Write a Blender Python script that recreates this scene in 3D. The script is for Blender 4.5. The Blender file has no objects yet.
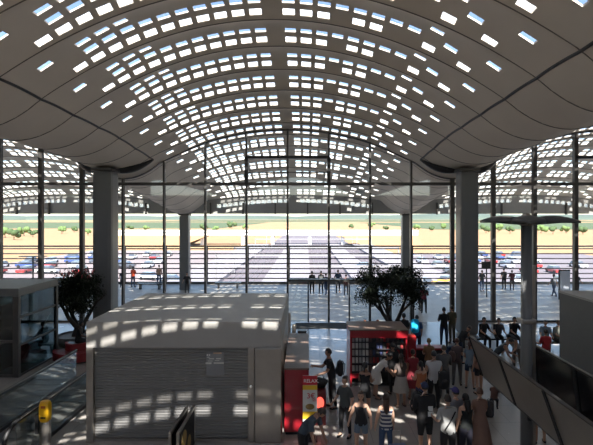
import bpy, bmesh, math, random
from mathutils import Vector, Matrix
random.seed(7)
PI = math.pi
SC = bpy.context.scene
COL = SC.collection
F, VX, VY, H = 450.0, 306.0, 218.0, 6.0
def X(px, d): return (px - VX) * d / F          # lateral metres of a photo column at depth d
def Zp(py, d): return H - (py - VY) * d / F

# ------------------------------------------------------------------ materials
MATS = {}
def mat(name, col, rough=0.6, metal=0.0, var=0.08, scale=6.0, bump=0.0, spec=0.5, emit=None, es=0.0, coat=0.0):
    if name in MATS: return MATS[name]
    m = bpy.data.materials.new(name); m.use_nodes = True
    nt = m.node_tree; b = nt.nodes['Principled BSDF']
    b.inputs['Roughness'].default_value = rough; b.inputs['Metallic'].default_value = metal
    b.inputs['Specular IOR Level'].default_value = spec
    b.inputs['Coat Weight'].default_value = coat
    tc = nt.nodes.new('ShaderNodeTexCoord'); n = nt.nodes.new('ShaderNodeTexNoise')
    n.inputs['Scale'].default_value = scale; n.inputs['Detail'].default_value = 4
    nt.links.new(tc.outputs['Object'], n.inputs['Vector'])
    r = nt.nodes.new('ShaderNodeMix'); r.data_type = 'RGBA'
    lo = [max(0, c * (1 - var)) for c in col]; hi = [min(1, c * (1 + var)) for c in col]
    r.inputs[6].default_value = (*lo, 1); r.inputs[7].default_value = (*hi, 1)
    nt.links.new(n.outputs['Fac'], r.inputs[0]); nt.links.new(r.outputs[2], b.inputs['Base Color'])
    if bump:
        bp = nt.nodes.new('ShaderNodeBump'); bp.inputs['Strength'].default_value = bump
        nt.links.new(n.outputs['Fac'], bp.inputs['Height']); nt.links.new(bp.outputs['Normal'], b.inputs['Normal'])
    if emit:
        b.inputs['Emission Color'].default_value = (*emit, 1); b.inputs['Emission Strength'].default_value = es
    MATS[name] = m
    return m
def glass_mat(name, tint, refl=0.08, rough=0.03, solid=0.0, solidcol=(.1, .1, .1)):
    if name in MATS: return MATS[name]
    m = bpy.data.materials.new(name); m.use_nodes = True; nt = m.node_tree; nt.nodes.clear()
    o = nt.nodes.new('ShaderNodeOutputMaterial'); t = nt.nodes.new('ShaderNodeBsdfTransparent')
    g = nt.nodes.new('ShaderNodeBsdfGlossy'); mx = nt.nodes.new('ShaderNodeMixShader')
    fr = nt.nodes.new('ShaderNodeLayerWeight'); fr.inputs['Blend'].default_value = 0.25
    mr = nt.nodes.new('ShaderNodeMapRange'); mr.inputs['To Min'].default_value = refl; mr.inputs['To Max'].default_value = min(1, refl * 5 + .2)
    nt.links.new(fr.outputs['Fresnel'], mr.inputs['Value'])
    t.inputs['Color'].default_value = (*tint, 1); g.inputs['Roughness'].default_value = rough
    g.inputs['Color'].default_value = (.9, .93, .95, 1)
    src = t
    if solid:
        df = nt.nodes.new('ShaderNodeBsdfDiffuse'); df.inputs['Color'].default_value = (*solidcol, 1)
        m2 = nt.nodes.new('ShaderNodeMixShader'); m2.inputs[0].default_value = solid
        nt.links.new(t.outputs[0], m2.inputs[1]); nt.links.new(df.outputs[0], m2.inputs[2]); src = m2
    nt.links.new(mr.outputs[0], mx.inputs[0]); nt.links.new(src.outputs[0], mx.inputs[1]); nt.links.new(g.outputs[0], mx.inputs[2])
    nt.links.new(mx.outputs[0], o.inputs[0]); MATS[name] = m
    return m
def translucent_mat():  # translucent white that glows in the sun, made for the white cell row
    m = bpy.data.materials.new('translucent_white'); m.use_nodes = True; nt = m.node_tree; nt.nodes.clear()
    o = nt.nodes.new('ShaderNodeOutputMaterial'); t = nt.nodes.new('ShaderNodeBsdfTransparent')
    g = nt.nodes.new('ShaderNodeBsdfTranslucent'); g.inputs['Color'].default_value = (1, .97, .9, 1)
    mx = nt.nodes.new('ShaderNodeMixShader'); mx.inputs[0].default_value = .62
    nt.links.new(t.outputs[0], mx.inputs[1]); nt.links.new(g.outputs[0], mx.inputs[2]); nt.links.new(mx.outputs[0], o.inputs[0])
    return m
def floor_mat(name, c1, c2, rough, tile, mortar):
    m = bpy.data.materials.new(name); m.use_nodes = True; nt = m.node_tree; b = nt.nodes['Principled BSDF']
    tc = nt.nodes.new('ShaderNodeTexCoord'); br = nt.nodes.new('ShaderNodeTexBrick'); br.offset = 0.5
    br.inputs['Scale'].default_value = 1.0; br.inputs['Brick Width'].default_value = tile; br.inputs['Row Height'].default_value = tile
    br.inputs['Mortar Size'].default_value = .008; br.inputs['Color1'].default_value = (*c1, 1); br.inputs['Color2'].default_value = (*c2, 1)
    br.inputs['Mortar'].default_value = (*mortar, 1)
    n = nt.nodes.new('ShaderNodeTexNoise'); n.inputs['Scale'].default_value = 1.3; n.inputs['Detail'].default_value = 5
    mr = nt.nodes.new('ShaderNodeMapRange'); mr.inputs['To Min'].default_value = rough * .7; mr.inputs['To Max'].default_value = rough * 1.5
    nt.links.new(tc.outputs['Object'], br.inputs['Vector']); nt.links.new(tc.outputs['Object'], n.inputs['Vector'])
    nt.links.new(br.outputs['Color'], b.inputs['Base Color']); nt.links.new(n.outputs['Fac'], mr.inputs['Value'])
    nt.links.new(mr.outputs[0], b.inputs['Roughness']); MATS[name] = m
    return m

M_CONC = mat('roof_concrete', (.68, .615, .53), .75, var=.07, scale=.8, bump=.04)
M_COLM = mat('column_concrete', (.15, .152, .155), .38, var=.12, scale=1.2)
M_DARK = mat('dark_metal', (.03, .03, .032), .4, .5, scale=9)
M_FRAME = mat('grey_frame_metal', (.09, .085, .08), .4, .6, scale=5)
M_STEEL = mat('brushed_steel', (.36, .33, .295), .33, .85, var=.15, scale=3)
M_KTOP = mat('kiosk_cladding', (.36, .345, .32), .6, .1, var=.08, scale=2)
M_BLACK = mat('black_rubber', (.012, .012, .013), .6)
M_RED = mat('red_lacquer', (.30, .012, .02), .35, coat=.3, var=.12)
M_WHITE = mat('white_paint', (.8, .8, .78), .5)
M_BROWN = mat('brown_laminate', (.16, .105, .08), .5, var=.15)
M_GLASS = glass_mat('clear_glass', (.93, .95, .95), .05)
M_ROOFG = glass_mat('roof_glass', (.95, .97, 1.0), .02)
M_TRANSL = translucent_mat()

# ------------------------------------------------------------------ mesh helpers
def tag(o, label=None, cat=None, group=None, kind=None):
    if label: o['label'] = label
    if cat: o['category'] = cat
    if group: o['group'] = group
    if kind: o['kind'] = kind
    return o
def empty(name, loc=(0, 0, 0), rz=0, **k):
    o = bpy.data.objects.new(name, None); COL.objects.link(o); o.location = loc; o.rotation_euler = (0, 0, rz)
    o.empty_display_size = .1
    return tag(o, **k)
def mesh_obj(name, bm, mats, parent=None, smooth=False, loc=None, **k):
    me = bpy.data.meshes.new(name); bm.to_mesh(me); bm.free()
    if not isinstance(mats, (list, tuple)): mats = [mats]
    for m in mats: me.materials.append(m)
    if smooth:
        for p in me.polygons: p.use_smooth = True
    o = bpy.data.objects.new(name, me); COL.objects.link(o)
    if parent: o.parent = parent
    if loc: o.location = loc
    return tag(o, **k)
def box(bm, a, b, bev=0.0, mi=0, M=None):
    vs = []
    for x in (a[0], b[0]):
        for y in (a[1], b[1]):
            for z in (a[2], b[2]):
                v = Vector((x, y, z)); vs.append(bm.verts.new(M @ v if M else v))
    fs = [bm.faces.new([vs[i] for i in q]) for q in ((0, 1, 3, 2), (4, 6, 7, 5), (0, 4, 5, 1), (2, 3, 7, 6), (0, 2, 6, 4), (1, 5, 7, 3))]
    for f in fs: f.material_index = mi
    bmesh.ops.recalc_face_normals(bm, faces=fs)
    if bev:
        es = list({e for f in fs for e in f.edges})
        r = bmesh.ops.bevel(bm, geom=es, offset=bev, segments=2, affect='EDGES', profile=.7)
        for f in r['faces']: f.material_index = mi
    return fs
def nb(): return bmesh.new()
def bx(name, a, b, m, parent=None, bev=0.0, **k):
    bm = nb(); box(bm, a, b, bev); return mesh_obj(name, bm, m, parent, **k)
def tube(bm, pts, rad, seg=8, mi=0, caps=True):
    pts = [Vector(p) for p in pts]
    if not isinstance(rad, (list, tuple)): rad = [rad] * len(pts)
    rings = []; ref = None
    for i, p in enumerate(pts):
        t = (pts[min(i + 1, len(pts) - 1)] - pts[max(i - 1, 0)]).normalized()
        if ref is None:
            ref = Vector((0, 0, 1)) if abs(t.z) < .9 else Vector((1, 0, 0))
        s = t.cross(ref).normalized(); u = s.cross(t).normalized(); ref = u
        rings.append([bm.verts.new(p + (s * math.cos(2 * PI * k / seg) + u * math.sin(2 * PI * k / seg)) * rad[i]) for k in range(seg)])
    for i in range(len(rings) - 1):
        for k in range(seg):
            f = bm.faces.new((rings[i][k], rings[i][(k + 1) % seg], rings[i + 1][(k + 1) % seg], rings[i + 1][k])); f.material_index = mi; f.smooth = True
    if caps:
        for r in (rings[0][::-1], rings[-1]):
            try: f = bm.faces.new(r); f.material_index = mi
            except ValueError: pass
def lathe(bm, prof, seg=20, c=(0, 0), mi=0, sy=1.0):
    rings = []
    for r, z in prof:
        rings.append([bm.verts.new((c[0] + r * math.cos(2 * PI * k / seg), c[1] + sy * r * math.sin(2 * PI * k / seg), z)) for k in range(seg)])
    for i in range(len(rings) - 1):
        for k in range(seg):
            f = bm.faces.new((rings[i][k], rings[i][(k + 1) % seg], rings[i + 1][(k + 1) % seg], rings[i + 1][k])); f.material_index = mi; f.smooth = True
    for r in (rings[0][::-1], rings[-1]):
        f = bm.faces.new(r); f.material_index = mi
def ball(bm, c, r, seg=12, mi=0, fn=None, M=None, keep=None):
    """ellipsoid; fn displaces the unit direction; keep filters faces by unit centre"""
    if not isinstance(r, (list, tuple)): r = (r, r, r)
    n = seg; m = max(6, seg * 2 // 3); rows = []
    for j in range(m + 1):
        th = PI * j / m; row = []
        for i in range(n):
            ph = 2 * PI * i / n
            u = Vector((math.sin(th) * math.cos(ph), math.sin(th) * math.sin(ph), math.cos(th)))
            if j in (0, m) and i > 0: row.append(row[0]); continue
            p = fn(u) if fn else u
            q = Vector((p.x * r[0], p.y * r[1], p.z * r[2]))
            if M: q = M @ q
            v = bm.verts.new(q + Vector(c)); row.append((v, u))
        rows.append(row)
    for j in range(m):
        for i in range(n):
            q = [rows[j][i], rows[j][(i + 1) % n], rows[j + 1][(i + 1) % n], rows[j + 1][i]]
            vs = []
            for v, _ in q:
                if v not in vs: vs.append(v)
            if len(vs) < 3: continue
            cen = sum((u for _, u in q), Vector()) / 4
            if keep and not keep(cen): continue
            f = bm.faces.new(vs[::-1]); f.material_index = mi; f.smooth = True
    loose = [v for v in bm.verts if not v.link_faces]
    bmesh.ops.delete(bm, geom=loose, context='VERTS')
def text(s, size, m, parent, loc, rot=(PI / 2, 0, 0), name='lettering', align='LEFT', ext=.003):
    cu = bpy.data.curves.new(name, 'FONT'); cu.body = s; cu.size = size; cu.extrude = ext; cu.align_x = align
    cu.materials.append(m)
    t = bpy.data.objects.new('t', cu); COL.objects.link(t)
    me = bpy.data.meshes.new_from_object(t.evaluated_get(bpy.context.evaluated_depsgraph_get())); bpy.data.objects.remove(t)
    me.materials.clear(); me.materials.append(m)
    o = bpy.data.objects.new(name, me); COL.objects.link(o); o.parent = parent; o.location = loc; o.rotation_euler = rot
    return o
def copy_tree(o, parent=None):
    c = o.copy(); COL.objects.link(c)
    if parent: c.parent = parent
    for ch in list(o.children): copy_tree(ch, c)
    return c

# ------------------------------------------------------------------ the roof
CX = -1.06; PER = 19.0; HB = 9.5; SEAM = 7.4; PIT = .547; Y0 = 14.36; YF = 26.0
def itp(t, y):
    if y <= t[0][0]: return t[0][1]
    for (a, va), (b, vb) in zip(t, t[1:]):
        if y <= b:
            k = (y - a) / (b - a); return va + (vb - va) * k
    return t[-1][1]
CT = [(-20, 12.35), (14, 12.35), (16, 12.28), (18, 12.12), (20, 11.85), (22, 11.52), (24, 11.2), (26, 10.95), (30, 10.25), (34, 9.2), (38.4, 7.95)]
ST = [(12, 9.85), (20, 9.65), (24, 9.3), (26, 9.15), (38.4, 7.5)]
VT = [(12, 8.85), (20, 8.8), (23.5, 8.62), (26, 8.25), (38.4, 6.35)]
def sm(a, b, x):
    t = min(1, max(0, (x - a) / (b - a))); return t * t * (3 - 2 * t)
def prof(u, y):
    C, S, V = itp(CT, y), itp(ST, y), itp(VT, y)
    if u <= SEAM: return C - (C - S) * (u / SEAM) ** 2
    return V + (S - V) * ((HB - u) / (HB - SEAM)) ** 2
def roofz(x, y):
    u = abs(((x - CX + HB) % PER) - HB)
    t = ((y - Y0) / 2.0) % 1.0
    amp = .25 * (1 - .88 * sm(4.2, 7.0, u)) * (1 - .35 * sm(24, 30, y))
    return prof(u, y) + amp * 4 * t * (1 - t)
ROWT = {'a': .37, 'b': .62, 'c': .86}
MASKL = {'a': {7, 8, 9, 11}, 'b': set(range(10)), 'c': set(range(11))}
MASKR = {'a': {8, 11}, 'b': set(range(8)) | {9}, 'c': {0, 1, 2, 4, 5, 8, 10}}
def build_roof():
    us = [0.0]
    cells = {}
    for k in range(12):
        c = PIT * (k + .95); a, b = c - .19, c + .19
        us += [a, b]; cells[(round(a, 4), round(b, 4))] = k
    us += [6.85, 7.1, SEAM - .06, SEAM + .06, 7.8, 8.2, 8.6, 9.0, HB]
    full = [(-u) for u in us[:0:-1]] + us
    ts = [0, .12]
    for r in 'abc': ts += [ROWT[r] - .062, ROWT[r] + .062]
    ts += [.97]
    ytab = []
    for n in range(-16, 12):
        hw = .058 if n < 5 else .08
        for i, t in enumerate(ts):
            row = 'abc'[(i - 2) // 2] if i >= 2 and i % 2 == 0 and i < 8 else None
            if 2 <= i < 8: t = ROWT['abc'[(i - 2) // 2]] + (hw if i % 2 else -hw)
            ytab.append((Y0 + 2 * (n + t), row))
    ytab.append((Y0 + 24.0, None))
    bot = nb(); top = nb(); side = nb(); gl = nb(); op = nb(); TH = .05
    for bay in (-1, 0, 1):
        xc = CX + PER * bay
        gb = [[bot.verts.new((xc + u, y, roofz(xc + u + (1e-4 if u < 0 else -1e-4), y))) for u in full] for y, _ in ytab]
        gt = [[top.verts.new(v.co + Vector((0, 0, TH))) for v in row] for row in gb]
        for j in range(len(ytab) - 1):
            row = ytab[j][1]
            for i in range(len(full) - 1):
                u0, u1 = full[i], full[i + 1]
                key = (round(min(abs(u0), abs(u1)), 4), round(max(abs(u0), abs(u1)), 4))
                k = cells.get(key) if row else None
                if k is not None and u0 * u1 > 0:
                    mk = MASKR if u0 > 0 else MASKL
                    if k in mk[row]:
                        q = [gb[j][i].co, gb[j][i + 1].co, gb[j + 1][i + 1].co, gb[j + 1][i].co]
                        up = Vector((0, 0, TH))
                        for a in range(4):
                            b = (a + 1) % 4
                            side.faces.new([side.verts.new(p) for p in (q[a], q[b], q[b] + up, q[a] + up)])
                        tgt = op if row == 'c' else gl
                        tgt.faces.new([tgt.verts.new(p + up * .55) for p in q])
                        continue
                bot.faces.new((gb[j][i], gb[j + 1][i], gb[j + 1][i + 1], gb[j][i + 1]))
                top.faces.new((gt[j][i], gt[j][i + 1], gt[j + 1][i + 1], gt[j + 1][i]))
    ceil = mesh_obj('ceiling', bot, M_CONC, smooth=True, kind='structure')
    mesh_obj('roof_deck', top, M_CONC, ceil)
    mesh_obj('cell_reveals', side, M_CONC, ceil)
    mesh_obj('clear_skylights', gl, M_ROOFG, ceil)
    mesh_obj('sunlit_reveal_panes', op, M_TRANSL, ceil)  # white panes added in place of the cells' sunlit concrete edges
    # dark joints: across at every shell, and the long open joints either side of each valley
    j = nb(); mj = mat('joint_line', (.17, .155, .14), .8)
    for bay in (-1, 0, 1):
        xc = CX + PER * bay
        for n in range(-16, 13):
            y = Y0 + 2 * n; prev = None
            for i in range(-38, 39):
                x = xc + i * .25
                zz = roofz(x - (1e-4 if i > 0 else -1e-4), y)
                cur = [Vector((x, y - .022, zz + .005)), Vector((x, y, zz - .018)), Vector((x, y + .022, zz + .005))]
                cur = [j.verts.new(c) for c in cur]
                if prev:
                    for a in range(2): j.faces.new((prev[a], prev[a + 1], cur[a + 1], cur[a]))
                prev = cur
    mesh_obj('shell_joints', j, mj, ceil)
    j = nb()
    for bay in (-1, 0, 1):
        for s in (-1, 1):
            x = CX + PER * bay + s * SEAM
            pts = [(x, yy, roofz(x, yy) + .005) for yy in [Y0 - 32 + .25 * q for q in range(0, 189)] if yy < 24.9]
            tube(j, pts, .05, 6)
            # dark tube standing in for the shadow crescent at the valley shell's end
            vx = CX + PER * bay + s * HB
            pts = []
            for q in range(13):
                a = q / 12; xx = x + (vx - x) * a
                pts.append((xx - s * .001, 24.9 - .9 * math.sin(a * PI / 2), roofz(xx - s * .001, 24.4) - .02))
            tube(j, pts, [.08 + .17 * math.sin(PI * min(1, q / 10)) for q in range(13)], 8)
    mesh_obj('open_joints_end_shade', j, M_DARK, ceil)
    return ceil
build_roof()

# far fascia under the end of the roof with its row of slots
def fascia():
    bm = nb(); gl = nb(); y0, y1 = 38.4, 38.7
    for bay in (-1, 0, 1):
        xc = CX + PER * bay; xs = [-HB + i * .475 for i in range(41)]
        def slot(i, u):
            um = u + .24
            return abs(um) > .5 and abs(um) < 6.2 and i % 2 == 0 or False
        for i in range(40):
            a, b = xc + xs[i], xc + xs[i + 1]
            um = (xs[i] + xs[i + 1]) / 2
            zt = roofz(a + .2, 38.3) + .2; zb = 6.36
            cu = max(zb, 7.35 - .55 * (um / 7) ** 2)
            if .55 < abs(um) < 6.6 and zt > cu + .3:
                box(bm, (a, y0, zb), (b, y1, cu - .02)); box(bm, (a, y0, cu + .30), (b, y1, zt))
                box(bm, (a, y0, cu - .02), (a + .1, y1, cu + .30))
                box(gl, (a + .1, y0 + .12, cu - .02), (b, y0 + .14, cu + .30))
            else:
                box(bm, (a, y0, zb), (b, y1, zt))
    f = mesh_obj('trim_1', bm, mat('fascia_grey', (.36, .35, .33), .6), kind='structure')
    mesh_obj('slot_glazing', gl, M_TRANSL, f)
    fm = nb()
    for i in range(-10, 11):
        x = CX + 1.2 + i * 2.75
        box(fm, (x - .05, y0 - .22, 6.3), (x + .05, y0 - .005, 7.3))
    mesh_obj('stiffener_fins', fm, M_FRAME, f)
fascia()

# ------------------------------------------------------------------ floor, ground outside
M_FLOOR = floor_mat('polished_floor', (.31, .285, .26), (.30, .275, .25), .22, 1.2, (.22, .205, .19))
bx('floor', (-33, -18, -.3), (31, 26.0, 0), M_FLOOR, kind='structure')
M_DECKF = floor_mat('deck_paving', (.46, .41, .35), (.42, .38, .33), .4, .8, (.34, .31, .28))
bx('deck_floor', (-33, 26.0, -.9), (31, 42.0, -.01), M_DECKF, kind='structure')
bx('entrance_mat', (-.6, 24.4, 0.001), (5.9, 25.7, .02), mat('mat_black', (.03, .03, .03), .9), None, label='dark entrance mat lying inside the glass doors', cat='mat')

bx('blocker_wall_back', (-33, -17.9, 0), (31, -17.5, 9.5), mat('blocker_wall_grey', (.5, .47, .43), .8), kind='structure')  # unseen wall added to hold back sky light from behind the camera
bx('blocker_wall_left', (-29.9, -17.5, 0), (-29.6, 26, 8.75), mat('blocker_wall_grey', (.3, .3, .3)), kind='structure'); bx('blocker_wall_right', (27.5, -17.5, 0), (27.8, 26, 8.75), mat('blocker_wall_grey', (.3, .3, .3)), kind='structure')  # unseen side walls added to darken the glass reflections and ambient light
def ground():
    M_FIELD = mat('dry_field', (.29, .175, .085), .95, var=.12, scale=.012)
    bx('ground', (-2500, 42, -9), (2500, 6000, -8.5), M_FIELD, kind='structure')
    mg = mat('green_field', (.06, .085, .035), .95, var=.35, scale=.01)
    bm = nb()
    for a, b, c, d in ((-1600, 620, -120, 1500), (160, 560, 1500, 1400), (-700, 1700, 1500, 3000)):
        box(bm, (a, b, -8.5), (c, d, -8.3))
    mesh_obj('meadow', bm, mg, kind='structure')
    mp = mat('platform_concrete', (.22, .20, .215), .9, var=.1, scale=.2)
    bm = nb()
    for x0, x1 in ((-30, -19), (-9.5, 1.0), (10.5, 17), (24, 34)):
        box(bm, (x0, 42.6, -8.5), (x1, 235, -7.6))
    mesh_obj('station_platforms', bm, mp, kind='structure')
    mb = mat('track_ballast', (.13, .11, .125), .95, var=.25, scale=2)
    bx('track_bed', (-19, 42.5, -8.5), (24, 420, -8.35), mb, kind='structure')
    bx('service_yard', (-95, 42.5, -8.5), (-30, 200, -8.4), mat('yard_gravel', (.20, .165, .165), .95, var=.25, scale=.08), kind='structure')
    bx('parking_yard', (34, 42.5, -8.5), (110, 180, -8.4), mat('parking_asphalt', (.15, .13, .145), .95, var=.25, scale=.08), kind='structure')
    bm = nb()
    for x in (-17.4, -16, -13.4, -12, 2.4, 3.9, 6.3, 7.8, 18.4, 19.9, 21.6, 23):
        box(bm, (x, 42.6, -8.35), (x + .12, 400, -8.2))
    mesh_obj('track_rails', bm, mat('rail_steel', (.30, .27, .26), .5, .6), kind='structure')
    # road bridge across the tracks
    b = empty('road_bridge', (-12, 245, -8.5), label='long white road bridge crossing the tracks far beyond the glass hall', cat='bridge')
    mw = mat('bridge_concrete', (.8, .79, .77), .85, var=.05, scale=.3)
    bx('bridge_deck', (-90, -4, 5.3), (72, 4, 7.0), mw, b); bx('parapet', (-90, -4.4, 7.0), (72, -4.0, 8.0), mw, b)
    bm = nb()
    bm2 = None
    for x in (-44, -22, -6, 14, 32):
        p = nb(); box(p, (x - .8, -3, 0), (x + .8, 3, 5.3)); mesh_obj('pier', p, mw, b)
    bm.free()
    for s, x0, x1 in ((-1, -90, -52), (1, 72, 42)):
        e = nb(); vs = [e.verts.new(v) for v in ((x0, -18, 0), (x1, -18, 0), (x1 - s * 12 * (-1) * -1, -4, 5.3), (x0, -4, 5.3), (x0, 12, 0), (x1, 12, 0), (x1 - s * 12, 4, 5.3), (x0, 4, 5.3))]
        for q in ((0, 1, 2, 3), (4, 5, 6, 7), (3, 2, 6, 7), (1, 5, 6, 2), (0, 3, 7, 4), (0, 1, 5, 4)): e.faces.new([vs[i] for i in q])
        bmesh.ops.recalc_face_normals(e, faces=e.faces)
        mesh_obj('embankment', e, mat('bank_soil', (.30, .18, .09), .95, var=.2, scale=.1), b)
    # low white building and parked trains / cars
    M_CARW = mat('car_white', (.7, .7, .72), .3, coat=.5); M_CARD = mat('car_dark', (.06, .07, .09), .3, coat=.5); M_CARO = mat('yellow_orange_paint', (.75, .33, .03), .4)
    def car(label, x, y, m, rz, grp=None, s=1):
        e = empty('car', (x, y, -8.4), rz, label=label, cat='car', group=grp); e.scale = (s, s, s)
        bmm = nb(); box(bmm, (-.85, -2.1, .3), (.85, 2.1, .85), .12); mesh_obj('body', bmm, m, e)
        bmm = nb()
        pts = [(-.75, -1.2, .85), (.75, -1.2, .85), (.75, 1.7, .85), (-.75, 1.7, .85), (-.62, -.6, 1.42), (.62, -.6, 1.42), (.62, 1.2, 1.42), (-.62, 1.2, 1.42)]
        vv = [bmm.verts.new(p) for p in pts]
        for q in ((0, 1, 5, 4), (1, 2, 6, 5), (2, 3, 7, 6), (3, 0, 4, 7), (4, 5, 6, 7)): bmm.faces.new([vv[i] for i in q])
        mesh_obj('cabin', bmm, M_CARD, e)
        for sx in (-.8, .8):
            for sy in (-1.35, 1.35):
                w = nb(); tube(w, [(sx - .1, sy, .33), (sx + .1, sy, .33)], .33, 12); mesh_obj('wheel', w, M_BLACK, e)
    cars = [(X(345, 120), 120, M_CARD, 'dark car crossing the tracks side, seen through the middle of the glass', 1), (X(358, 130), 131, M_CARD, 'second dark car beside the platforms, right of the first', 1)]
    k = 0
    for (px, d, m, lab) in ((62, 95, M_CARW, 'white car in the gravel yard seen through the left bay'), (150, 105, M_CARW, 'white car in the yard seen left of the far left column'),
                            (172, 100, M_CARD, 'dark car in the yard beside the far left column'), (365, 128, M_CARD, 'dark car seen through the glass above the indoor tree'),
                            (425, 95, M_CARO, 'orange van-like car in the right yard between the columns'), (447, 99, M_CARO, 'orange car parked next to the right column'),
                            (520, 100, M_CARW, 'white car in the parking yard behind the lamp post'), (560, 98, M_CARW, 'white car in the parking yard at the far right')):
        car(lab, X(px, d), d, m, .9 + .3 * k, s=1.25); k += 1

    rd = random.Random(11); M_BLUE = mat('car_blue', (.04, .07, .2), .3, coat=.5); M_CR = mat('car_red', (.35, .03, .03), .3, coat=.5)
    for side, x0, sg in (('left', -88, 1), ('right', 38, 1)):
        for row in range(5):
            for q in range(7):
                if rd.random() < .25: continue
                c, m = rd.choice([('white', M_CARW), ('white', M_CARW), ('dark', M_CARD), ('blue', M_BLUE), ('red', M_CR)])
                yy = 118 + row * 13; xx = x0 + q * 7.0 + rd.uniform(-1, 1)
                lab = '%s car parked in the %s yard beyond the deck, row %s' % (c, side, ('nearest the hall', 'behind the nearest', 'in the middle', 'before the last', 'nearest the field')[row])
                car(lab, xx, yy, m, rd.choice([0, .1, 1.57]), lab + ' cars', 1.3)
    mgm = mat('gantry_steel', (.30, .29, .30), .5, .5)
    for k, yy in enumerate((70, 90, 113, 160, 205)):
        g = empty('track_gantry', (2.5, yy, -8.35), label='thin steel gantry spanning the tracks, %s from the hall' % ('nearest', 'second', 'third', 'fourth', 'farthest')[k], cat='gantry')
        for x in (-20.5, 20.7): bx('post', (x - .12, -.12, .0), (x + .12, .12, 7.2), mgm, g)
        bx('beam', (-20.5, -.12, 6.7), (20.7, .12, 7.0), mgm, g)
        for x in (-14, -8, 6, 14): bx('hanger', (x - .05, -.05, 5.4), (x + .05, .05, 6.7), mgm, g)
ground()

# far trees and hills
def far_trees():
    mt = [mat('far_foliage_dark', (.05, .085, .03), .9, var=.4, scale=.3), mat('far_foliage_mid', (.10, .16, .05), .9, var=.4, scale=.3)]
    bark = mat('far_bark', (.12, .09, .07), .9)
    spots = [(5, 330, 9), (14, 300, 8), (24, 360, 9), (33, 340, 6), (62, 420, 8), (74, 460, 7), (88, 380, 6), (130, 520, 8), (146, 500, 7), (204, 520, 9), (216, 470, 8), (232, 600, 11), (246, 560, 8),
             (352, 600, 8), (372, 650, 10), (386, 520, 6), (418, 540, 9), (432, 500, 7), (444, 560, 9), (486, 430, 9), (498, 460, 10), (510, 420, 8), (541, 430, 10), (553, 400, 9), (566, 430, 8), (583, 400, 9)]
    where = 'far left bay|far left bay|left bay|left bay|left bay|left bay|left of the left column|between the left columns|between the left columns|right of the far left column|right of the far left column|left middle bays|left middle bays|right middle bays|right middle bays|left of the far right column|between the right columns|between the right columns|left of the right column|right of the right column|right of the right column|behind the lamp post|right bay|right bay|far right bay|far right bay'.split('|')
    for i, (px, d, h) in enumerate(spots):
        rnd = random.Random(i); hh = h * .85
        e = empty('distant_tree', (X(px, d), d, -8.5), label=('dark' if i % 2 else 'mid green') + ' distant tree beyond the dry field, in the ' + where[i], cat='tree', group='trees beyond the field, ' + where[i] + (' dark' if i % 2 else ' mid'))
        b = nb()
        for q in range(7):
            ball(b, (rnd.uniform(-.45, .45) * hh, rnd.uniform(-.3, .3) * hh, hh * rnd.uniform(.45, .8)), hh * rnd.uniform(.2, .34), 9, fn=lambda u, r=rnd: u * r.uniform(.82, 1.12))
        mesh_obj('crown', b, mt[(i + 1) % 2], e)
        b = nb(); tube(b, [(0, 0, 0), (0, 0, hh * .5)], [.3, .18], 6); mesh_obj('trunk', b, bark, e)
    bm = nb(); mh = mat('hill_green', (.075, .10, .08), .95, var=.3, scale=.003)
    for (x0, y0, rx, hz) in ((-1700, 3600, 900, 26), (-700, 4200, 900, 30), (500, 4200, 800, 34), (1300, 3900, 900, 42), (2100, 3700, 700, 34), (-2500, 3300, 600, 30)):
        ball(bm, (x0, y0, -12), (rx, 500, hz + 14), 20, keep=lambda c: c.z > -.1)
    mesh_obj('hills', bm, mh, kind='structure', smooth=True)
far_trees()

# ------------------------------------------------------------------ columns
def column(x, y, zt, w, label):
    e = empty('column', (x, y, 0), label=label, cat='column')
    bm = nb(); box(bm, (-w / 2, -w / 2, 0), (w / 2, w / 2, zt), w * .2); mesh_obj('shaft', bm, M_COLM, e)
    bx('capital', (-w * .56, -w * .56, zt), (w * .56, w * .56, zt + .16), M_FRAME, e, .03)
column(-10.45, 23.5, 8.42, .98, 'thick grey concrete column left of the hall, rising behind the shuttered kiosk')
column(8.4, 23.5, 8.42, .93, 'thick grey concrete column right of the indoor tree')
for px, lab in ((185, 'slimmer grey column outside the glass on the left of the deck'), (406, 'slimmer grey column outside the glass behind the right indoor tree')):
    column(X(px, 37.6), 37.6, 6.2, .78, lab)

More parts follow.
